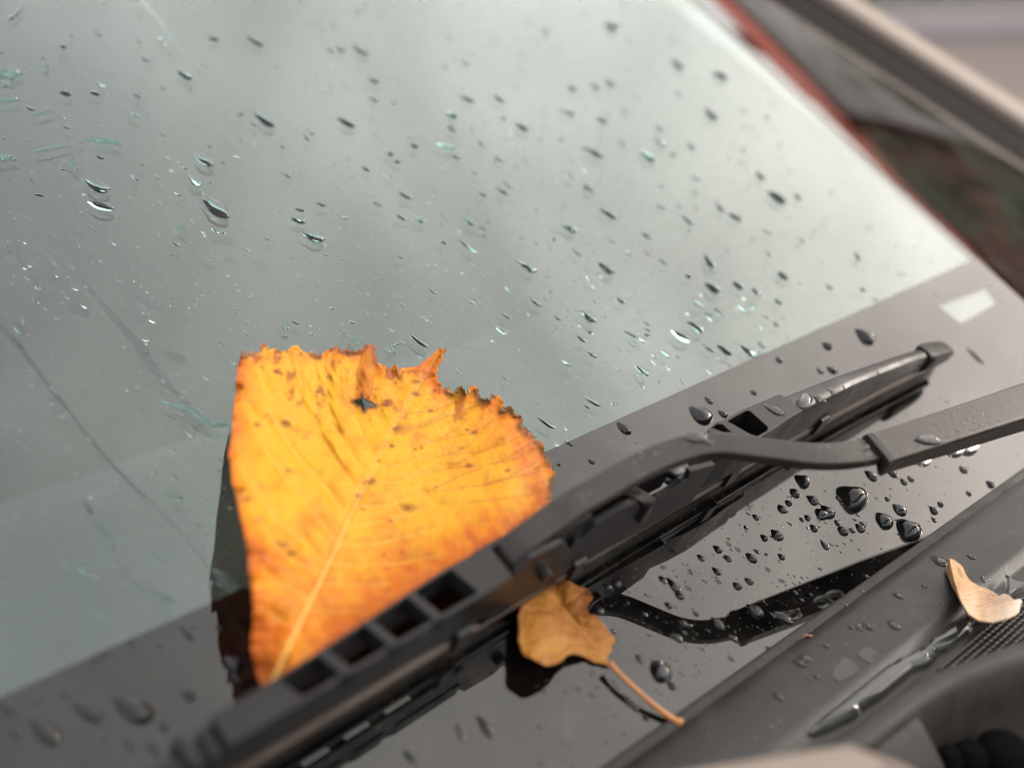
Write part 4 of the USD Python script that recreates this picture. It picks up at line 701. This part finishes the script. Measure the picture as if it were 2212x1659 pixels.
# middle bracket: two cheeks and two cross bars
def qpoly(pp, b0, zone=ZCc): return [tuple(Q(*zone(*p), b0)[[0, 2]]) for p in pp]
FB = -.0570
up_ = qpoly([(230, 1700), (330, 1580), (480, 1430), (640, 1345), (765, 1285), (800, 1310), (830, 1350)], FB)
cheek = Polygon(up_ + [(up_[-1][0] + .002, .012), (up_[0][0], .012)]).buffer(0)
obj('bracket_cheek', upright(cheek, FB - .0008, FB + .0010), plastic_m, wi, smooth=30)
FC = -.0556
up_ = qpoly([(830, 1350), (880, 1260), (940, 1250), (1000, 1190), (1060, 1125), (1180, 1045), (1330, 960), (1400, 935), (1440, 945), (1465, 990), (1600, 905), (1615, 890), (1690, 850), (1800, 770), (1830, 740), (1890, 720), (1905, 650), (2133, 590)], FC)
cheek = Polygon(up_ + [(up_[-1][0], .0125), (up_[0][0], .0125)]).buffer(0)
obj('bracket_cheek', upright(cheek, FC - .0009, FC + .0011), plastic_m, wi, smooth=30)
FD = -.0462
cheek = Polygon([(-.003, .016), (-.001, .034), (.008, .0352), (.03, .0362), (.055, .0375), (.058, .034), (.085, .034), (.09, .0355), (.09, .016)])
obj('bracket_cheek', upright(cheek, FD - .0009, FD + .0009), plastic_m, wi, smooth=30)
FI = -.0540
up_ = qpoly([(560, 1350), (640, 1290), (760, 1190), (900, 1110), (1030, 1045), (1045, 1075), (1000, 1130), (900, 1210)], FI)
obj('bracket_ridge', upright(Polygon(up_ + [(up_[-1][0], .02), (up_[0][0], .02)]).buffer(0), FI - .0007, FI + .0007), plastic_m, wi, smooth=30)
for (x0, y0, x1, y1) in ((1380, 840, 1570, 920), (1750, 640, 1890, 700)):
    p, q = AB(*ZCc(x0, y0), .0335), AB(*ZCc(x1, y1), .0335)
    p = p + (p - q) * .9
    obj('bracket_cross_bar', sweep([G(p[0], p[1], .0318), G(*((p + q) / 2)[:2], .0325), G(q[0], q[1] + .0002, .0318), G(q[0] - .0004, q[1] - .0002, .024)], [N, N, N + .4 * U * -1, -U], .0026, .0017, .0006), plastic_m, wi, smooth=30)
obj('bracket_spine', prism(Polygon([(a, br(a) - .0036) for a in np.linspace(0, .16, 20)] + [(a, br(a) + .0036) for a in np.linspace(.16, 0, 20)]), .0112, .0155), plastic_m, wi, smooth=30)
pin = tube([G(.020, -.0605, .026), G(.020, -.0455, .026)], .0022, 16); obj('hinge_pin', pin, arm_m, wi, smooth=40)
# adapter box with its two openings
A_ = [AB(*ZBb(*p), .0355)[:2] for p in [(330, 780), (380, 735), (440, 715), (560, 648), (600, 632), (828, 535), (990, 650), (880, 715), (770, 790), (690, 838), (560, 900), (400, 960)]]
ad = Polygon(A_).buffer(.0006).buffer(-.0006)
o1 = Polygon([AB(*ZBb(*p), .0355)[:2] for p in [(462, 722), (590, 652), (620, 650), (748, 765), (740, 790), (672, 828), (640, 822)]]).buffer(-.0005).buffer(.0005)
o2 = Polygon([AB(*ZBb(*p), .0355)[:2] for p in [(352, 768), (392, 742), (430, 745), (492, 800), (440, 800)]])
obj('adapter_box', prism(ad.difference(unary_union([o1, o2])), .0165, .0355), plastic_m, wi, smooth=30)
obj('adapter_floor', prism(ad.buffer(-.0007), .0165, .019), plastic_m, wi, smooth=30)
# long smooth cover and end cap
def cover_ring(a, dw, dh):
    f_, b_, t = bf(a) + dw, bk(a) - dw, hh_(a) - dh; o = .0115
    return [G(a, f_ + .0012, o), G(a, f_, o + .002), G(a, f_ - .0002, t - .0022), G(a, f_ + .0006, t - .0006), G(a, f_ + .002, t), G(a, (f_ + b_) / 2, t + .0002), G(a, b_ - .0014, t - .0001), G(a, b_ - .0002, t - .0010), G(a, b_, t - .003), G(a, b_ - .0008, o)]
obj('blade_cover', loft([cover_ring(a, .0006, .0012) for a in np.linspace(.150, .2600, 26)]), plastic_m, wi, smooth=40)
ends = [(.2570, -.0002), (.2580, -.0009), (.262, -.0010), (.272, -.0008), (.278, -.0005), (.2815, .0001), (.2838, .0012), (.2846, .0026)]
obj('end_cap', loft([[p for p in cover_ring(a, s, .0006 + .6 * s)] for a, s in ends]), blackrub_m, wi, smooth=50)
# rubber: holder strip and lip, and claws round it
ar = np.linspace(-.19, .2855, 60)
obj('rubber_strip', loft([[G(a, br(a) - .0036, .0075), G(a, br(a) - .0036, .0102), G(a, br(a) - .0022, .0114), G(a, br(a) + .0036, .0112), G(a, br(a) + .0036, .0075)] for a in ar]), rubber_m, wi, smooth=30)
obj('rubber_lip', loft([[G(a, br(a) - .0012, .0006), G(a, br(a) - .0022, .0074), G(a, br(a) + .0022, .0074), G(a, br(a) - .0003, .0004)] for a in ar]), rubber_m, wi, smooth=30)
for a in (Q(*ZAa(160, 1560), -.063)[0], Q(*ZAa(1870, 590), -.0605)[0], Q(*ZCc(985, 1470), -.0585)[0], Q(*ZBb(535, 1060), -.0550)[0], Q(*ZBb(1150, 690), -.0530)[0]):
    obj('claw', loft([[G(s, br(s) - .0046, .0068), G(s, br(s) - .0050, .0085), G(s, br(s) - .0049, .0155), G(s, br(s) - .003, .0165), G(s, br(s) + .004, .0160), G(s, br(s) + .0046, .0085), G(s, br(s) + .004, .0068)] for s in (a - .0028, a - .0024, a + .0024, a + .0028)]), plastic_m, wi, smooth=30)
# the arm: a cranked flat bar whose hook grips the pin, then its wider channel
def mid(p, q, hh): a, b = AB(*p, hh), AB(*q, hh); return (a + b) / 2
c = [mid(ZCc(445, 1060), ZCc(560, 1370), .0400), mid(ZCc(730, 890), ZCc(1000, 1000), .0440), mid(ZCc(1480, 480), ZCc(1700, 590), .0475), mid(ZD(815, 193), ZD(870, 283), .0500), mid(ZD(1330, 265), ZD(1385, 347), .0580), mid(ZD(1580, 222), ZD(1630, 320), .0585), mid(ZD(2212, 20), ZD(2212, 125), .0610)]
c[-1] = c[-2] + (c[-1] - c[-2]) * 3.2
ctr = [G(*p) for p in c]
hook = [ctr[0] + G(-.0035, -.0004, -.0195), ctr[0] + G(-.0080, -.0006, -.0155), ctr[0] + G(-.0088, -.0004, -.0075), ctr[0] + G(-.0055, -.0002, -.0018)]
path = round_path(np.array([ctr[0] + G(.012, 0, -.0205)] + hook + ctr[0:1] + ctr[1:]), .016, 9)
path = path - N * .0021
ups = []
tt = np.gradient(path, axis=0); tt /= np.linalg.norm(tt, axis=1, keepdims=True)
side = np.cross(tt, N); bad = np.linalg.norm(side, axis=1) < .25
sref = G(0, -1) 
sidev = np.where((path @ X < .07)[:, None], sref, side / np.maximum(np.linalg.norm(side, axis=1, keepdims=True), 1e-6)); upv = np.cross(sidev, tt)
upv = np.where((path @ X < .07)[:, None], upv, N)
obj('arm_bar', sweep(path, upv, .0046, .0021, .0008), arm_m, wi, smooth=40)
s0, s1 = mid(ZD(1545, 193), ZD(1640, 352), .0600), mid(ZD(2212, 5), ZD(2212, 135), .0625); s2 = s0 + (s1 - s0) * 3
e = [G(*s0), G(*(s0 + (s1 - s0) * .5)), G(*s1), G(*s2)]
ch = fill(np.array(e), 6)
def channel(p, wv, hw, t, dep):
    lp = [(-hw, -dep), (-hw, -.0014), (-hw + .0006, -.0004), (-hw + .0015, 0), (hw - .0015, 0), (hw - .0006, -.0004), (hw, -.0014), (hw, -dep), (hw - t, -dep), (hw - t, -t - .0004), (-hw + t, -t - .0004), (-hw + t, -dep)]
    return [p + wv * a + N * b for a, b in lp]
wv = np.cross(ch[-1] - ch[0], N); wv /= np.linalg.norm(wv)
obj('arm_channel', loft([channel(p, wv, np.interp(i, [0, 10, len(ch)], [.0064, .0072, .0085]), .0010, np.interp(i, [0, 6, len(ch)], [.0072, .0085, .0100])) for i, p in enumerate(ch)]), arm_m, wi, smooth=30)
lipd = (ch[1] - ch[0]) / np.linalg.norm(ch[1] - ch[0])
obj('channel_lip', loft([channel(ch[0] + lipd * s + N * .0003, wv, .0067, .0012, .0076) for s in (-.0012, .0014)]), blackrub_m, wi, smooth=30)

# water sitting on the wiper: drops and runs on the arm and cover, drops hanging below the channel
def on_bar(px_, py_, hh, lw, ww, ang, lab, tall=.3, zone=ZBb):
    p = AB(*zone(px_, py_), hh); o = drop_outline(p[0], p[1], lw, ww, ang, .3, 24, .16, rng); v, f = cap(o, tall * ww, .2, ang, h0=hh + .00012)
    obj('raindrop', (v[:, :1] * X + v[:, 1:2] * U + v[:, 2:] * N, f), water_m, None, smooth=True, loc=G(*p), label=lab, cat='raindrop')
for a in [(700, 870, .0520, .0075, .0030, -1.2, 'torn-edged raindrop in the middle of the wiper arm'), (650, 910, .0520, .0050, .0016, -1.0, 'thin run of water left of the torn-edged drop on the wiper arm'), (1010, 935, .0555, .0042, .0018, -1.2, 'upper of two raindrops at the low bend of the wiper arm'), (1050, 985, .0560, .0060, .0020, -.7, 'lower of two raindrops at the low bend of the wiper arm'), (1430, 900, .0590, .0030, .0016, -1.2, 'pair of specks of water on the wiper arm before its channel'), (1450, 950, .0590, .0030, .0014, -.6, 'small raindrop at the lower edge of the arm before its channel'), (240, 830, .0500, .0085, .0042, -.8, 'flat wet patch on the high bend of the wiper arm'), (330, 870, .0502, .0055, .0016, -.8, 'thin run of water below the wet patch on the arm bend'), (1860, 850, .0608, .0110, .0046, -.5, 'long raindrop on the arm channel, right of its lip'),
          (790, 640, .0357, .0085, .0030, -1.1, 'raindrop on top of the wiper adapter beside its opening'), (1000, 590, .0343, .0120, .0050, .25, 'spread pool of water on the wiper cover next to the adapter'), (1110, 570, .0332, .0060, .0026, -1.0, 'first torn run of water on the wiper cover, right of the pool'), (1180, 510, .0322, .0060, .0018, -1.1, 'second torn run of water on the wiper cover'), (1250, 480, .0310, .0060, .0020, -1.1, 'third torn run of water on the wiper cover'), (1320, 440, .0298, .0055, .0016, -1.1, 'thin fourth run of water on the wiper cover'), (1490, 380, .0275, .0060, .0026, -1.0, 'raindrop alone towards the tip of the wiper cover'), (1690, 290, .0240, .0050, .0022, -1.1, 'raindrop at the joint of wiper cover and end cap'), (1420, 375, .0282, .0030, .0018, -.8, 'small pale raindrop left of the lone one on the wiper cover')]:
    on_bar(*a)
for k, (x, y, r_) in enumerate([(1765, 985, .0020), (1830, 985, .0026), (2050, 905, .0034), (2140, 880, .0040)]):
    q = AB(*ZBb(x, y), .0510); s = trimesh.creation.icosphere(3, 1.0).vertices * [r_ * 1.5, r_ * .9, r_]; s[:, 2] *= np.where(s[:, 2] > 0, .5, 1)
    obj('raindrop', ((G(*q) + s[:, :1] * lipd + s[:, 1:2] * wv + s[:, 2:] * np.array([0, 0, 1.])), trimesh.creation.icosphere(3).faces), water_m, None, smooth=True, loc=G(*q), label=['first', 'second', 'third', 'fourth'][k] + ' drop from the left hanging under the wiper arm channel', cat='raindrop')

# fine specks of water along the arm and the cover, and grit in the seam
sv_, sf_, sn_ = [], [], 0
dome = [(r_, (1 - r_ * r_) ** .6) for r_ in (1, .8, .45)]
def speck(c_, u_, w_, n_, rr):
    global sn_
    k = 9; th = np.arange(k) * 2 * np.pi / k; v = []
    for r_, hh in dome: v.append(c_ + rr * r_ * (np.cos(th)[:, None] * u_ * 1.25 + np.sin(th)[:, None] * w_) + n_ * rr * .34 * hh)
    v = np.vstack(v + [(c_ + n_ * rr * .34)[None]]); f = []
    for q in range(2):
        for j in range(k): a0, a1 = q * k + j, q * k + (j + 1) % k; f += [(a0, a1, a1 + k), (a0, a1 + k, a0 + k)]
    f += [(2 * k + j, 2 * k + (j + 1) % k, 3 * k) for j in range(k)]
    f = np.array(f); m = np.cross(v[f[0, 1]] - v[f[0, 0]], v[f[0, 2]] - v[f[0, 0]])
    if m @ (v[f[0, 0]] - c_ + n_ * rr) < 0: f = f[:, ::-1]
    sv_.append(v); sf_.append(f + sn_); sn_ += len(v)
hi = [k for k in range(1, len(path) - 1) if path[k] @ X > .03]
for _ in range(150):
    k = hi[rng.integers(0, len(hi) - 1)]; t_ = rng.random(); c_ = path[k] * (1 - t_) + path[k + 1] * t_
    if c_ @ X > .138: continue
    d_ = tt[k]; n_ = upv[k] / np.linalg.norm(upv[k]); w_ = np.cross(n_, d_); w_ /= np.linalg.norm(w_)
    speck(c_ + n_ * .00215 + w_ * rng.uniform(-.0036, .0036), d_, w_, n_, .00022 * math.exp(rng.normal(0, .5)))
for _ in range(120):
    t_ = rng.random(); k = rng.integers(0, len(ch) // 2); c_ = ch[k] * (1 - t_) + ch[k + 1] * t_
    speck(c_ + wv * rng.uniform(-.0052, .0052) + N * .00005, lipd, wv, N, .00024 * math.exp(rng.normal(0, .5)))
obj('water_specks', (np.vstack(sv_), np.vstack(sf_)), water_m, None, smooth=True, label='fine specks of water beaded along the top of the wiper arm', cat='water specks', kind='stuff')
ico = trimesh.creation.icosphere(0); gv, gf, gn = [], [], 0
for q in range(900):
    if q < 420: a_ = rng.uniform(-.05, .30); c_ = G(a_, EDGE_B + rng.normal(.0005, .0012), .0021)
    else:
        a_ = rng.uniform(0, .3); y_ = rng.uniform(-.127, -.106); c_ = np.array([a_, y_, np.interp(-y_, [.1, .115, .1245, .1275], [-.0547, -.0548, -.0556, -.0568])])
    if q < 420 and meshkit.noise([[a_ * 60, 0, 0]])[0] < .5: continue
    rr = .00011 * math.exp(rng.normal(0, .45)); gv.append(c_ + ico.vertices * rr * rng.uniform(.6, 1.3, 3)); gf.append(ico.faces + gn); gn += len(ico.vertices)
grit_m = plain('grit', (.20, .16, .12), .8)
obj('grit', (np.vstack(gv), np.vstack(gf)), grit_m, None, smooth=False, label='pale grit lodged in the seam and scattered over the plastic scuttle', cat='grit', kind='stuff')

# ---------------------------------------------------------------- water on the scuttle
def z_out(pp): return Polygon([PZ(*ZS(*p), -.0583)[:2] for p in pp]).buffer(.0004).buffer(-.0004)
pud = z_out([(1010, 600), (985, 640), (950, 665), (900, 690), (885, 715), (830, 745), (765, 760), (760, 800), (700, 815), (690, 845), (630, 855), (600, 880), (520, 905), (505, 940), (480, 925), (440, 960), (300, 1070), (190, 1160), (95, 1235), (60, 1262), (0, 1310), (-60, 1370), (-120, 1430), (-60, 1440), (30, 1400), (130, 1350), (215, 1310), (275, 1275), (290, 1250), (440, 1150), (590, 1030), (660, 970), (745, 945), (780, 930), (775, 895), (820, 880), (815, 850), (870, 835), (905, 815), (960, 775), (1010, 740), (1050, 710), (1060, 680), (1110, 655), (1170, 640), (1120, 610)])
def pool(poly, z, rise, rim, name, **kw):
    lay = [(poly, -.0012)] + [(poly.buffer(-rim * t), rise * math.sin(t * math.pi / 2)) for t in (.0, .15, .4, .7, 1.)]
    lay[0] = (poly.buffer(.0001), -.0010)
    ms = []; L0 = 260
    for (g, za), (g2, zb_) in zip(lay[:-1], lay[1:]):
        g = max(getattr(g, 'geoms', [g]), key=lambda s: s.area); g2 = max(getattr(g2, 'geoms', [g2]), key=lambda s: s.area)
        e0 = np.array([g.exterior.interpolate(t, normalized=True).coords[0] for t in np.linspace(0, 1, L0)]); e1 = np.array([g2.exterior.interpolate(g2.exterior.project(shapely.Point(p))).coords[0] for p in e0])
        ms.append(grid([np.c_[e0, np.full(L0, z + za)], np.c_[e1, np.full(L0, z + zb_)]]))
    g = max(getattr(lay[-1][0], 'geoms', [lay[-1][0]]), key=lambda s: s.area)
    v, f = trimesh.creation.triangulate_polygon(g, engine='earcut'); ms.append(trimesh.Trimesh(np.c_[v, np.full(len(v), z + rise)], f, process=False))
    for m in ms:
        w = m.face_normals[:, 2] < 0; fc = np.array(m.faces); fc[w] = fc[w][:, ::-1]; m.faces = fc
    m = trimesh.util.concatenate(ms); m.merge_vertices()
    return obj(name, m, water_m, None, smooth=60, loc=np.array([*poly.centroid.coords[0], z]), **kw)
pool(pud, -.0590, .0024, .0024, 'puddle', label='long narrow puddle standing in the gutter of the plastic scuttle', cat='puddle')
for k, (pp, lab) in enumerate([([(1290, 300), (1330, 330), (1360, 350), (1419, 360), (1500, 380), (1480, 420), (1419, 400), (1370, 420), (1330, 450), (1290, 440), (1300, 380)], 'spilled pool of water at the right edge, behind the winged seed')]):
    pool(Polygon([PZ(*ZS(*p), -.0548)[:2] for p in pp]).buffer(0), -.0557, .0012, .0010, 'water_pool', label=lab, cat='puddle')
SCD = [((510, 450), (580, 488), 'raindrop on the scuttle left of the winged seed, alone'), ((300, 660), (377, 704), 'third raindrop of the row of four on the scuttle'), ((468, 638), (558, 690), 'largest raindrop of the row of four on the scuttle, rightmost'), ((195, 677), (238, 696), 'leftmost small raindrop of the row of four on the scuttle'), ((255, 688), (305, 713), 'second small raindrop of the row of four on the scuttle'), ((705, 393), (748, 413), 'small slim raindrop on the scuttle in front of the winged seed'), ((1015, 178), (1082, 212), 'raindrop on the scuttle above the winged seed'), ((778, 195), (880, 262), 'big glossy raindrop touching the seam left of the winged seed'), ((1115, 310), (1175, 345), 'raindrop on the scuttle right of the seed case'), ((960, 150), (980, 160), 'speck of rain near the seam above the winged seed'), ((1140, 392), (1190, 420), 'dark raindrop at the upper rim of the seed wing'), ((-150, 870), (-60, 930), 'raindrop on the scuttle at the seam, upper of a pair low in the photo'), ((-180, 910), (-90, 960), 'raindrop on the scuttle at the seam, lower of a pair low in the photo'), ((-320, 1130), (-250, 1190), 'long raindrop low on the scuttle above the bonnet edge'), ((-45, 1010), (10, 1040), 'raindrop on the scuttle left of the wet patches'), ((-90, 1030), (-60, 1050), 'speck of rain on the scuttle left of the wet patches'), ((20, 800), (70, 830), 'raindrop on the scuttle below the row of four')]
for t, h_, lab in SCD:
    p, q = PZ(*ZS(*t), -.0552)[:2], PZ(*ZS(*h_), -.0552)[:2]; L = np.linalg.norm(q - p); ang = math.atan2(*(q - p)[::-1]); cc = (p + q) / 2
    o = drop_outline(cc[0], cc[1], L, L * .55, ang, .3, 24, .08, rng); v, f = cap(o, L * .14, .2, ang)
    zt = np.interp(-cc[1], [.1, .115, .1245, .1275], [-.0547, -.0548, -.0556, -.0568]); v[:, 2] += zt + .0002
    obj('raindrop', (v, f), water_m, None, smooth=True, loc=np.array([*cc, zt]), label=lab, cat='raindrop')
for pp, lab in (([(100, 1000), (110, 970), (150, 930), (165, 898), (200, 905), (240, 935), (275, 975), (230, 1010), (180, 1035), (140, 1055), (105, 1035)], 'dark wet patch on the scuttle, left one of two'), ([(275, 865), (300, 840), (340, 822), (380, 840), (405, 855), (425, 880), (380, 905), (350, 922), (320, 905), (280, 885)], 'dark wet patch on the scuttle, right one of two')):
    g = Polygon([PZ(*ZS(*p), -.0552)[:2] for p in pp]).buffer(.0003).segmentize(.0008); v, f = trimesh.creation.triangulate_polygon(g, engine='earcut'); f = np.asarray(f)
    zt = np.interp(-v[:, 1], [.1, .115, .1245, .1275, .1293], [-.0547, -.0548, -.0556, -.0568, -.0588]) + .0002; v3 = np.c_[v, zt]; w = np.cross(v3[f[:, 1]] - v3[f[:, 0]], v3[f[:, 2]] - v3[f[:, 0]])[:, 2] < 0; f[w] = f[w][:, ::-1]
    obj('wet_patch', (v3, f), wetcowl_m, None, smooth=True, label=lab, cat='wet patch', loc=v3.mean(0))

# ---------------------------------------------------------------- the street beyond, seen at the top right and mirrored in the glass
GZ = -.95
dirs = lambda az: np.array([math.sin(math.radians(az)), math.cos(math.radians(az)), 0.])
E0 = EYE * [1, 1, 0]; e1 = dirs(63); e2 = np.array([e1[1], -e1[0], 0])
def S(d, l, z=0.): return E0 + e1 * d + e2 * l + np.array([0, 0, GZ + z])       # d metres away, l metres to the right
road_m = plain('wet_paving', (.082, .062, .052), .45, scale=30, strength=.2, dist=.004, var=.12)
kerb_m = plain('pale_path', (.115, .10, .103), .55, scale=40, strength=.2, dist=.003, var=.1)
grass_m = plain('grass', (.06, .075, .03), .9, scale=60, strength=.6, dist=.02, var=.05)
leafg = [plain('foliage_' + n, c, .55, var=.1) for n, c in (('green', (.19, .21, .13)), ('olive', (.24, .23, .15)), ('yellow', (.32, .23, .09)))]
bark_m = plain('bark', (.06, .05, .04), .9, scale=40, strength=.5, dist=.01)
brick_m = mat('red_brick', {'g': ('texture_coordinate', {}), 'b': ('brick_texture', {'color1': (.30, .075, .045), 'color2': (.24, .06, .04), 'mortar': (.25, .2, .17), 'scale': 4., 'mortar_size': .03}), 'p': ('principled_bsdf', {'roughness': .8})}, [('g.object', 'b.vector'), ('b.color', 'p.base_color')], 'p.BSDF')
tile_m = plain('red_roof_tiles', (.50, .085, .045), .6, scale=8, strength=.5, dist=.03, var=.1)
wallp_m = plain('pale_render', (.58, .54, .50), .8, scale=20, strength=.2, dist=.004)
win_m = plain('far_window', (.03, .035, .04), .08)
big = 160.
obj('ground', grid([[S(a, b) for b in (-big, big)] for a in (-big, 10.6)]), road_m, None, kind='structure')
pth = [(10.6, 0), (10.62, .1), (10.66, .12), (13.7, .12), (13.75, .0)]
obj('path', grid([[S(d, b, z) for b in (-big, big)] for d, z in pth]), kerb_m, None, smooth=30, kind='structure')
obj('lawn', grid([[S(d, b, .004) for b in (-big, big)] for d in (13.75, big)]), grass_m, None, kind='structure')
def leaf_cloud(centers, radii, n, size, seed):
    r = np.random.default_rng(seed); k = r.integers(0, len(centers), n); d = r.normal(size=(n, 3)); d /= np.linalg.norm(d, axis=1)[:, None]
    p = np.asarray(centers)[k] + d * np.asarray(radii)[k] * (r.uniform(.35, 1, n) ** .5)[:, None]
    u_ = r.normal(size=(n, 3)); u_ /= np.linalg.norm(u_, axis=1)[:, None]; w = np.cross(u_, d); w /= np.linalg.norm(w, axis=1)[:, None] + 1e-9; s = size * r.uniform(.6, 1.4, n)[:, None]
    v = np.stack([p - u_ * s, p + w * s * .55, p + u_ * s, p - w * s * .55], 1).reshape(-1, 3); i = np.arange(n) * 4
    return v, np.vstack([np.c_[i, i + 1, i + 2], np.c_[i, i + 2, i + 3]])
def tree(d, l, ht, kind, lab, seed):
    r = np.random.default_rng(seed); b = S(d, l); t = thing('tree', lab, 'tree', 'trees across the street', loc=b)
    tr = [b + [0, 0, -.1], b + [.05, 0, ht * .2], b + [.1, .1, ht * .45], b + [.1, .15, ht * .8]]
    ms = [tube(spline(tr, 10), np.linspace(.17, .04, 10), 9)]; cs, rs = [], []
    for k in range(11):
        z = ht * r.uniform(.38, .92); an = r.uniform(0, 6.28); rad = ht * .30 * math.sin(math.pi * (z / ht - .18) / .95)
        e = b + [rad * math.cos(an), rad * math.sin(an), z]; ms.append(tube(spline([b + [.08, .1, z * .62], (b + e) / 2 + [0, 0, z * .35], e], 6), np.linspace(.05, .012, 6), 6)); cs.append(e); rs.append([ht * r.uniform(.12, .19)] * 3)
    obj('trunk', cat_mesh(*ms), bark_m, t, smooth=40); obj('crown', leaf_cloud(cs, rs, 2400, .10, seed), leafg[kind], t, smooth=False)
for k, (d, l, ht, kind, lab) in enumerate([(17.5, -3.2, 5.6, 1, 'olive green street tree at the near end of the row'), (18.0, .8, 6.3, 1, 'olive green street tree, second of the row'), (17.2, 4.6, 6.6, 0, 'green street tree standing in the gap between the houses'), (18.5, 8.0, 6.0, 1, 'olive green street tree, fourth of the row'), (17.6, 12.0, 5.6, 2, 'yellowing autumn street tree, fifth of the row'), (18.2, 16.4, 6.4, 0, 'green street tree at the far end of the row')]): tree(d, l, ht, kind, lab, 100 + k)
hc = [S(14.6 + .25 * math.sin(i), -9 + i * .42, .55 + .1 * math.sin(i * 2.3)) for i in range(64)]
hv = leaf_cloud(hc, [[.45, .45, .55]] * 64, 14000, .05, 77)
hg = thing('hedge', 'dark clipped hedge along the far side of the path', 'hedge', loc=S(14.6, 0)); obj('foliage', hv, leafg[0], hg, smooth=False)
obj('stems', cat_mesh(*[tube([c * [1, 1, 0] + [0, 0, GZ], c + [0, 0, .2]], .03, 6) for c in hc]), bark_m, hg)
def house(l0, l1, d, eave, ridge, wall, lab):
    t = thing('house', lab, 'house', loc=S(d, (l0 + l1) / 2)); D = 8.
    def bxs(a0, a1, b0, b1, z0, z1):
        m = trimesh.creation.box([1, 1, 1]); v = m.vertices + .5; return trimesh.Trimesh([S(a0 + (a1 - a0) * q[0], b0 + (b1 - b0) * q[1], z0 + (z1 - z0) * q[2]) for q in v], m.faces)
    def fixm(m):
        if m.volume < 0: m.invert()
        return m
    obj('wall', fixm(bxs(d, d + D, l0, l1, 0, eave)), wall, t, smooth=False)
    gp = np.array([S(d - .5, l0 - .4, eave - .15), S(d + D / 2, l0 - .4, ridge), S(d + D + .5, l0 - .4, eave - .15), S(d + D / 2, l0 - .4, eave)]); gq = gp + e2 * (l1 - l0 + .8)
    rf = obj('roof', loft([gp, gq]), tile_m, t, smooth=False)
    ch = obj('chimney', fixm(bxs(d + D / 2 - .4, d + D / 2 + .4, l1 - 2, l1 - 1.2, ridge - .8, ridge + .9)), brick_m, rf)
    nW = max(2, int((l1 - l0) / 2.6))
    for fl in range(2):
        for k in range(nW):
            c0 = l0 + (k + .5) * (l1 - l0) / nW; z0 = 1. + fl * 2.7
            if z0 + 1.5 > eave: continue
            fw = obj('window', fixm(bxs(d - .05, d + .02, c0 - .62, c0 + .62, z0, z0 + 1.45)), wallp_m if wall is brick_m else kerb_m, t)
            for s in (-1, 1): obj('pane', fixm(bxs(d - .07, d - .045, c0 + s * .29 - .26, c0 + s * .29 + .26, z0 + .1, z0 + 1.35)), win_m, fw)
house(-9, 4.6, 23.5, 8.9, 11.6, wallp_m, 'pale rendered house with a red tiled roof behind the trees')
house(5.6, 16.2, 22.0, 8.2, 10.8, brick_m, 'red brick house with a red tiled roof, right of the pale one')
house(17.0, 27, 23.0, 8.5, 11.2, wallp_m, 'pale house with a red tiled roof at the far right of the row')
